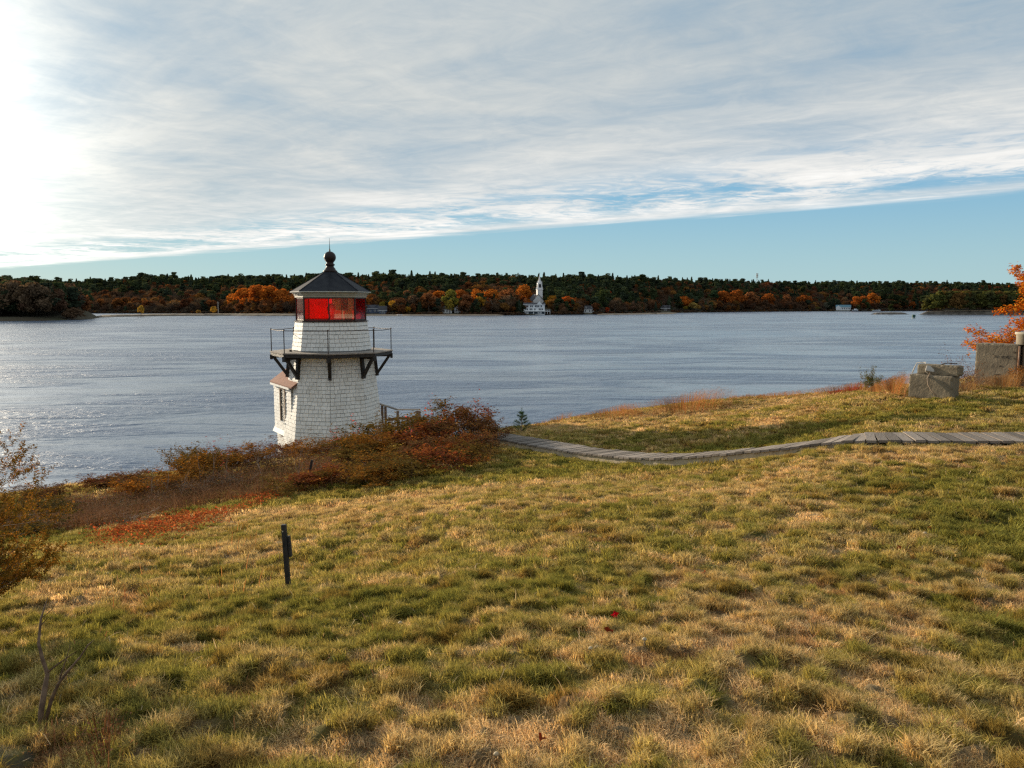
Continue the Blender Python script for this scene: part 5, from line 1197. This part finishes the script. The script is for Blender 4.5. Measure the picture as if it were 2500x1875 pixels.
# leafy bush left of the block
x, y = (2130 - 1250) / FPX * 23.3, 23.3; shrub(x, y, .75, .9, (.13, .15, .06), 'grey-green bush on the bank edge left of the concrete block', name='shrub')
x, y = (2352 - 1250) / FPX * 19.8, 19.8; shrub(x, y, .95, .9, (.20, .07, .04), 'dark twiggy bush between the block and the concrete wall', bare=True)
x, y = (2385 - 1250) / FPX * 20.0, 20.0; shrub(x, y, .6, .8, (.3, .12, .05), 'red-brown bush before the left end of the wall', kind=1, bare=True)
x, y = (2500 - 1250) / FPX * 20.4, 20.4; shrub(x, y, .7, .9, (.33, .17, .06), 'orange bush before the wall at the right edge', kind=1)

# ------------------------------------------------------------------ orange oak behind the wall
oak_leaf = leafmat('oak_foliage', 'RGB', (.52, .13, .012), .42, .6, hue=(.54, .26, .03), gloss=0.)
tx, ty = (2562 - 1250) / FPX * 24.5, 24.5; ot = empty('autumn_oak', (tx, ty, gz(tx, ty)), 0, label='orange-leaved oak overhanging the water behind the concrete wall', cat='tree')
bases = [((0, 0, -.3), (.05, 0, 1), 1.2)] + [((0, 0, .3 + .35 * i), (math.cos(a) * 1.0, math.sin(a) * .8, .28 + .13 * i), .92 - .05 * i) for i, a in enumerate((3.1, 2.2, 4.1, 5.5, .5, 3.5, 2.8, 1.2, 4.8))]
m, tips = grow(77, bases, 1.9, .06, levels=3, kids=5, spread=.5, up=.06, shrink=.55, seg=5, jit=.12)
ot.scale = (1, 1, .80); m.build('trunk', mat('oak_bark', (.10, .075, .055), (.17, .14, .11), scale=9., rough=.95), ot, True)
link('crown', fol('crown', leafy(tips, 15000, .115, 5, .06, aspect=.42, lvmax=1), oak_leaf), ot)
# ------------------------------------------------------------------ juniper at the left edge
jl = leafmat('juniper_foliage', 'RGB', (.17, .11, .02), .3, .5, hue=(.34, .15, .03))
jx, jy = -3.84, 4.9; jn = empty('juniper', (jx, jy, gz(jx, jy)), 0, label='golden-green juniper reaching in from the left edge', cat='tree')
r_ = random.Random(4); jb = [((0, 0, -.1), (.02, .05, 1), 1.0)]
for i in range(13):
    z = .0 + i * .033; a = r_.uniform(-1.1, .9); jb.append(((0, 0, z), (math.cos(a), math.sin(a), .35 + r_.uniform(0, .5)), r_.uniform(.45, .72)))
jb += [((0, 0, .62), (1, -.1, .55), .72), ((0, 0, .72), (1, .15, .7), .62), ((0, 0, .8), (.7, .0, .9), .5)]
for i in range(10): a = r_.uniform(1.2, 5); jb.append(((0, 0, r_.uniform(.1, .8)), (math.cos(a), math.sin(a), .5), r_.uniform(.4, .6)))
m, tips = grow(12, jb, 1.0, .008, levels=2, kids=6, spread=.42, up=.10, shrink=.42, seg=5, jit=.09)
m.build('trunk', STEM, jn)
r = np.random.default_rng(8); T = np.array([(*a, *b_) for a, b_, lv in tips if lv <= 0]); n = 52000; k = r.integers(0, len(T), n); cl = r.random(len(T))[k]
dd = T[k, 3:]; p = T[k, :3] + dd * r.uniform(-.04, .04, n)[:, None] + r.normal(size=(n, 3)) * .006; v, f = leaf_quads(p, dd, .019, r, aspect=.4)
link('foliage', mesh_np('foliage', v, f, jl, False, {'lc': ('FLOAT_VECTOR', 'POINT', np.repeat(np.c_[.4 * cl + .6 * r.random(n), .6 * cl + .4 * r.random(n), r.random(n)], 4, 0))}), jn)
# bare sapling lower left: hand-shaped stems
p0 = P(103, 1775, 3.35); bs = empty('bare_sapling', (p0.x, p0.y, gz(p0.x, p0.y)), 0, label='forked leafless sapling with brown bark at the lower left', cat='sapling'); b0 = Vector(bs.location)
def s_(px, py, d): return P(px, py, d) - b0
BK = mat('sapling_bark', (.085, .05, .032), (.17, .11, .07), scale=20., rough=.8)
m = MB(); m.tube([s_(100, 1800, 3.3), s_(100, 1740, 3.3), s_(108, 1690, 3.35), s_(116, 1645, 3.4), s_(104, 1610, 3.4), s_(94, 1570, 3.45), s_(100, 1510, 3.5), s_(117, 1458, 3.55)], [.013, .0125, .0125, .0095, .0085, .0065, .005, .0015], 7); m.build('stem', BK, bs, True)
m = MB(); m.tube([s_(112, 1758, 3.28), s_(125, 1710, 3.3), s_(142, 1670, 3.3), s_(165, 1640, 3.3), s_(195, 1605, 3.32), s_(215, 1575, 3.34), s_(230, 1562, 3.35)], [.0085, .0085, .0070, .0065, .0045, .0035, .001], 6); m.build('stem', BK, bs, True)
m = MB(); m.tube([s_(118, 1640, 3.4), s_(140, 1622, 3.38), s_(165, 1605, 3.36), s_(186, 1590, 3.36)], [.005, .004, .003, .001], 5); m.tube([s_(145, 1660, 3.3), s_(158, 1620, 3.3), s_(166, 1595, 3.3), s_(172, 1570, 3.3)], [.004, .003, .002, .001], 5); m.tube([s_(100, 1510, 3.5), s_(125, 1490, 3.48), s_(142, 1463, 3.48)], [.003, .002, .0008], 4); m.tube([s_(97, 1530, 3.46), s_(118, 1507, 3.46)], [.003, .001], 4)
m.build('twig', BK, bs)
# dark dead fronds at its foot and mossy stone in the corner
weeds('dead_fronds', 110, -20, 240, [(-20, 3.0), (240, 3.0)], .28, .03, .14, 41, 'dark dead frond stalks matted around the bare sapling', dead_m, None, .02)
p = P(20, 1860, 2.95); b = bpy.data.meshes.new('mossy_stone'); v = []
import bmesh
bm = bmesh.new(); bmesh.ops.create_icosphere(bm, subdivisions=4, radius=.13)
for q_ in bm.verts: 
    nv = fbm(np.array([q_.co.x * 6 + 9]), np.array([q_.co.y * 6 + q_.co.z * 5]), 1., 4)[0] - .5; q_.co *= 1 + nv * .35; q_.co.z *= .45; q_.co.x *= 1.3
bm.to_mesh(b); bm.free(); b.materials.append(mat('moss_on_stone', (.12, .10, .02), (.06, .05, .03), scale=14., rough=.95, bump=.01, bscale=60, c3=(.16, .14, .12))); b.polygons.foreach_set('use_smooth', [True] * len(b.polygons))
o = link('mossy_stone', b, None, loc=(p.x - .05, p.y, gz(p.x, p.y) - .035)); tag(o, 'mossy stone in the bottom left corner', 'stone')
# fallen leaves, pale stones
def leafshape(name, px, py, d, size, col, label):
    p = P(px, py, d); z = gz(p.x, p.y); m = MB(); n = 10; pts = []
    for i in range(n): a = 6.283 * i / n; rr = size * (1 if i % 2 == 0 else .55) * (1.2 if i == 0 else 1); pts.append((math.cos(a) * rr, math.sin(a) * rr, .012 * math.sin(a * 2)))
    m.prism(pts, (0, 0, .0015)); mt = bpy.data.materials.get('leaf_' + name) or leafmat('leaf_' + name, 'RGB', col, .35, .0); me = m.mesh('fallen_leaf', mt)
    a = me.attributes.new('lc', 'FLOAT_VECTOR', 'POINT'); a.data.foreach_set('vector', np.full(len(me.vertices) * 3, .4, np.float32))
    o = link('fallen_leaf', me, None, loc=(p.x, p.y, z + .075), rot=(R(38), R(-12), random.uniform(0, 6))); tag(o, label, 'leaf')
leafshape('red', 1500, 1580, 4.6, .027, (.50, .012, .02), 'bright red fallen maple leaf in the middle foreground grass')
leafshape('rust', 2195, 1355, 6.8, .03, (.30, .06, .02), 'rust-brown fallen leaf in the right-hand grass')
leafshape('brown', 1487, 1632, 4.2, .03, (.25, .05, .02), 'small brown fallen leaf just below the bright red one')
leafshape('rust', 1322, 1845, 2.85, .02, (.30, .06, .02), 'dark red fallen leaf at the bottom centre')
leafshape('rust', 2270, 1305, 7.5, .025, (.30, .06, .02), 'small rusty fallen leaf upper right of the lawn')
leafshape('rust', 1718, 1442, 6.1, .03, (.30, .06, .02), 'rusty fallen leaf right of the lawn centre')
PS = mat('pale_mushroom', (.40, .33, .22), (.30, .24, .15), scale=30., rough=.7)
for (px, py, d, lb) in ((978,1575,4.9,'pale mushroom cap in the grass left of centre'), (1456,1660,4.0,'pale round mushroom below the red leaf, the upper right of a pair'), (1441,1676,3.95,'pale round mushroom below the red leaf, the lower left of a pair'), (1572,1648,4.05,'pale mushroom right of the pair'), (2258,1311,7.3,'white mushroom cap high in the right-hand grass'), (1212,1866,2.8,'pale mushroom at the bottom edge')):
    p = P(px, py, d); z = gz(p.x, p.y); t = empty('mushroom', (p.x, p.y, z + .02), 0, label=lb, cat='mushroom'); s__ = .35 + d * .07
    MB().lathe([(.022, .028), (.021, .036), (.014, .045), (.004, .048)], 10).build('cap', PS, t, True, scale=(s__,) * 3); MB().lathe([(.007, -.02), (.006, .03)], 8).build('stalk', PS, t, scale=(s__,) * 3)

# ------------------------------------------------------------------ far trees one can tell apart
O1, O2, O3, YG, RD, BG, GN_, DG = (.46, .15, .025), (.33, .10, .022), (.25, .105, .045), (.26, .20, .035), (.40, .065, .02), (.15, .095, .06), (.055, .075, .028), (.028, .038, .018)
FT_ = [ # px, t, h(m), kind, colour, width, label
 (570,28,19,'round',(.52,.17,.028),1.15,'leftmost of the big orange trees left of the lighthouse'), (602,34,24,'round',(.54,.16,.025),1.2,'second big orange tree left of the lighthouse'), (634,36,26,'round',(.48,.14,.025),1.2,'tallest of the big orange trees left of the lighthouse'), (664,34,25,'round',(.52,.16,.025),1.2,'big orange tree fourth from the left in its clump'), (692,32,22,'round',(.46,.14,.025),1.2,'big orange tree nearest the lantern on its left side'), (716,30,14,'round',O1,1.1,'orange-yellow tree right beside the lantern room on its left'),
 (585,14,9,'round',O3,1.3,'brown bushy tree under the big orange clump, left side'), (650,14,9,'round',O3,1.3,'brown bushy tree under the big orange clump, right side'),
 (348,-150,8.5,'round',(.5,.32,.06),.8,'small bright yellow tree standing alone on the low spit'), (525,-130,6.5,'round',(.48,.30,.05),1.1,'small yellow bushy tree beside the utility pole'), (488,-140,3.5,'round',(.42,.26,.07),1.6,'low yellow bush on the spit left of the pole'),
 (905,40,13,'round',O1,1.1,'orange-yellow tree above the dark blue house'), (935,30,10,'round',YG,1.,'green-yellow tree right of the dark blue house'), (960,16,12,'round',(.50,.28,.04),.8,'bright yellow slim tree left of the beach grove'), (980,26,14,'round',O3,1.,'orange-brown tree behind the bright yellow slim one'), (997,9,7,'round',(.42,.24,.03),1.,'small yellow tree at the beach'),
 (1012,22,16,'round',BG,1.1,'greyish half-bare tree at the left of the grove'), (1048,24,18,'round',O3,1.2,'dull brown broad tree in the grove behind the beach'), (1072,70,18,'round',O1,1.4,'domed orange tree top above the brown broad tree'), (1103,36,21,'round',(.22,.21,.045),1.,'yellow-green tree in the middle of the grove'), (1098,14,12,'round',YG,1.,'low yellow-green tree at the beach below the taller one'),
 (1125,60,20,'round',O2,1.2,'orange tree behind the white gabled house'), (1140,22,17,'round',O3,1.1,'orange-brown tree left of the little evergreen'), (1153,10,9,'cone',DG,1.3,'small dark evergreen at the water in the grove'), (1165,30,22,'round',O1,1.,'bright orange tall tree right of the yellow-green one'), (1172,18,15,'round',(.45,.24,.03),.9,'yellow-orange tree under the bright tall one'), (1198,40,22,'round',O1,1.1,'orange-topped tree left of the grey-brown stand'), (1200,16,17,'bare',BG,1.2,'grey-brown leafless tree left of the white house'), (1232,22,21,'bare',BG,1.3,'tall grey-brown leafless tree near the white house'), (1240,55,22,'round',O3,1.2,'dull orange tree behind the leafless ones'), (1262,16,11,'cone',DG,1.4,'dark evergreen left of the white waterfront house'), (1276,70,24,'round',O1,1.1,'tall orange tree on the slope left of the steeple'), (1283,34,14,'round',(.42,.16,.06),.6,'small orange tree just above the white waterfront house'),
 (1350,58,15,'round',(.48,.24,.03),1.3,'yellow-orange spreading tree just right of the church'), (1336,64,17,'pine',GN_,.8,'dark pine partly hiding the church wall'), (1362,26,13,'pine',GN_,1.3,'green pine at the shore right of the white house'), (1384,28,16,'round',(.50,.13,.025),1.15,'orange maple halfway between steeple and dormer house'), (1402,20,15,'bare',BG,1.3,'brown leafless tree right of the orange maple'),
 (1480,120,14,'round',RD,1.4,'red treetop high on the slope right of the dormer house'), (1470,30,22,'pine',GN_,1.1,'tall dark pine right of the dormer house'), (1455,26,17,'pine',GN_,1.1,'dark pine beside the dormer house'), (1482,8,6,'round',RD,1.3,'small red bush at the shore'), (1505,24,20,'cone',DG,1.2,'dark conifer at the left of the shaded wood'), (1500,14,16,'bare',BG,1.2,'dark leafless tree at the shore below the conifer'),
 (1665,46,17,'round',(.50,.15,.025),1.55,'round orange tree standing alone on the lawn'), (1672,22,6,'round',YG,1.2,'low yellow bush below the round orange tree'), (1690,16,11,'round',(.42,.30,.09),1.,'pale yellow tree at the shore right of the round orange tree'), (1703,14,8,'round',(.36,.22,.06),1.,'second smaller pale yellow tree at the shore'), (1718,22,20,'bare',BG,1.,'brown slim tree right of the yellow ones'), (1738,60,24,'pine',(.045,.075,.035),1.3,'green pine above the orange shore trees'), (1762,44,24,'round',O2,1.4,'orange-brown tree right of the green pine'), (1795,48,26,'round',O2,1.3,'broad orange tree in the right shore wood'), (1830,50,24,'round',O3,1.3,'brown-orange tree in the right shore wood'), (1870,46,22,'round',O2,1.3,'orange tree toward the boathouse'), (1915,44,21,'round',O3,1.3,'dull orange tree nearer the boathouse'), (1960,48,21,'round',O2,1.3,'orange tree at the end of the right shore wood'),
 (2014,20,11,'round',(.14,.14,.10),1.4,'grey-green bush left of the boathouse'), (1993,14,5,'round',(.24,.20,.07),2.,'low yellowish bush left of the boathouse'), (2086,30,19,'round',(.42,.13,.025),1.,'orange tree right of the boathouse'), (2104,28,20,'round',O2,1.,'red-brown tree behind the white boats'), (2125,34,24,'round',O1,1.1,'tall orange tree behind the white boats'), (2112,14,13,'pine',GN_,1.2,'green pine among the orange trees at the boats'), (2150,26,26,'pine',DG,1.1,'dark pine behind the islet, left'), (2178,20,26,'pine',DG,1.3,'broad dark pine behind the islet, middle'), (2200,20,24,'pine',DG,1.3,'dark pine behind the islet, right'), (2228,60,30,'cone',DG,.9,'pointed conifer at the cove left of the pine island'), (2222,16,12,'round',O2,1.1,'small orange tree at the cove'),
]
for (px, t, h, kd, col, w_, lb) in FT_:
    if t < 0:
        d = 662 + rng.uniform(0, 6); x, y = XY(px, d) if px > 400 else XY(px, 618); loc = Vector((x, y, float(spit_z(x, y)) - .2)); h_ = h
    else: loc = FP(px, t)
    tree('conifer' if kd in ('cone', 'pine') else 'broadleaf_tree', loc, h, kd, col, w_, lb)
# a few on headland, islet
for px, d, h, kd, col, w_, lb in ((95,505,24,'pine',DG,1.,'tall ragged pine standing above the left headland'), (8,500,26,'pine',DG,1.,'tall pine at the far left of the headland'), (205,520,14,'round',O3,1.3,'dull orange tree near the tip of the headland'), (185,480,10,'round',BG,1.5,'brown scrubby tree at the tip of the headland'), (2172,743,8,'pine',(.045,.055,.02),1.4,'small crooked pine on the rocky islet'), (2425,760,22,'pine',DG,1.,'flat-topped pine highest on the pine island')):
    x, y = XY(px, d); zf = head_z if px < 400 else (islet_z if px < 2240 else isl_z); tree('conifer' if kd == 'pine' else 'broadleaf_tree', Vector((x, y, float(zf(x, y)) - .3)), h, kd, col, w_, lb)
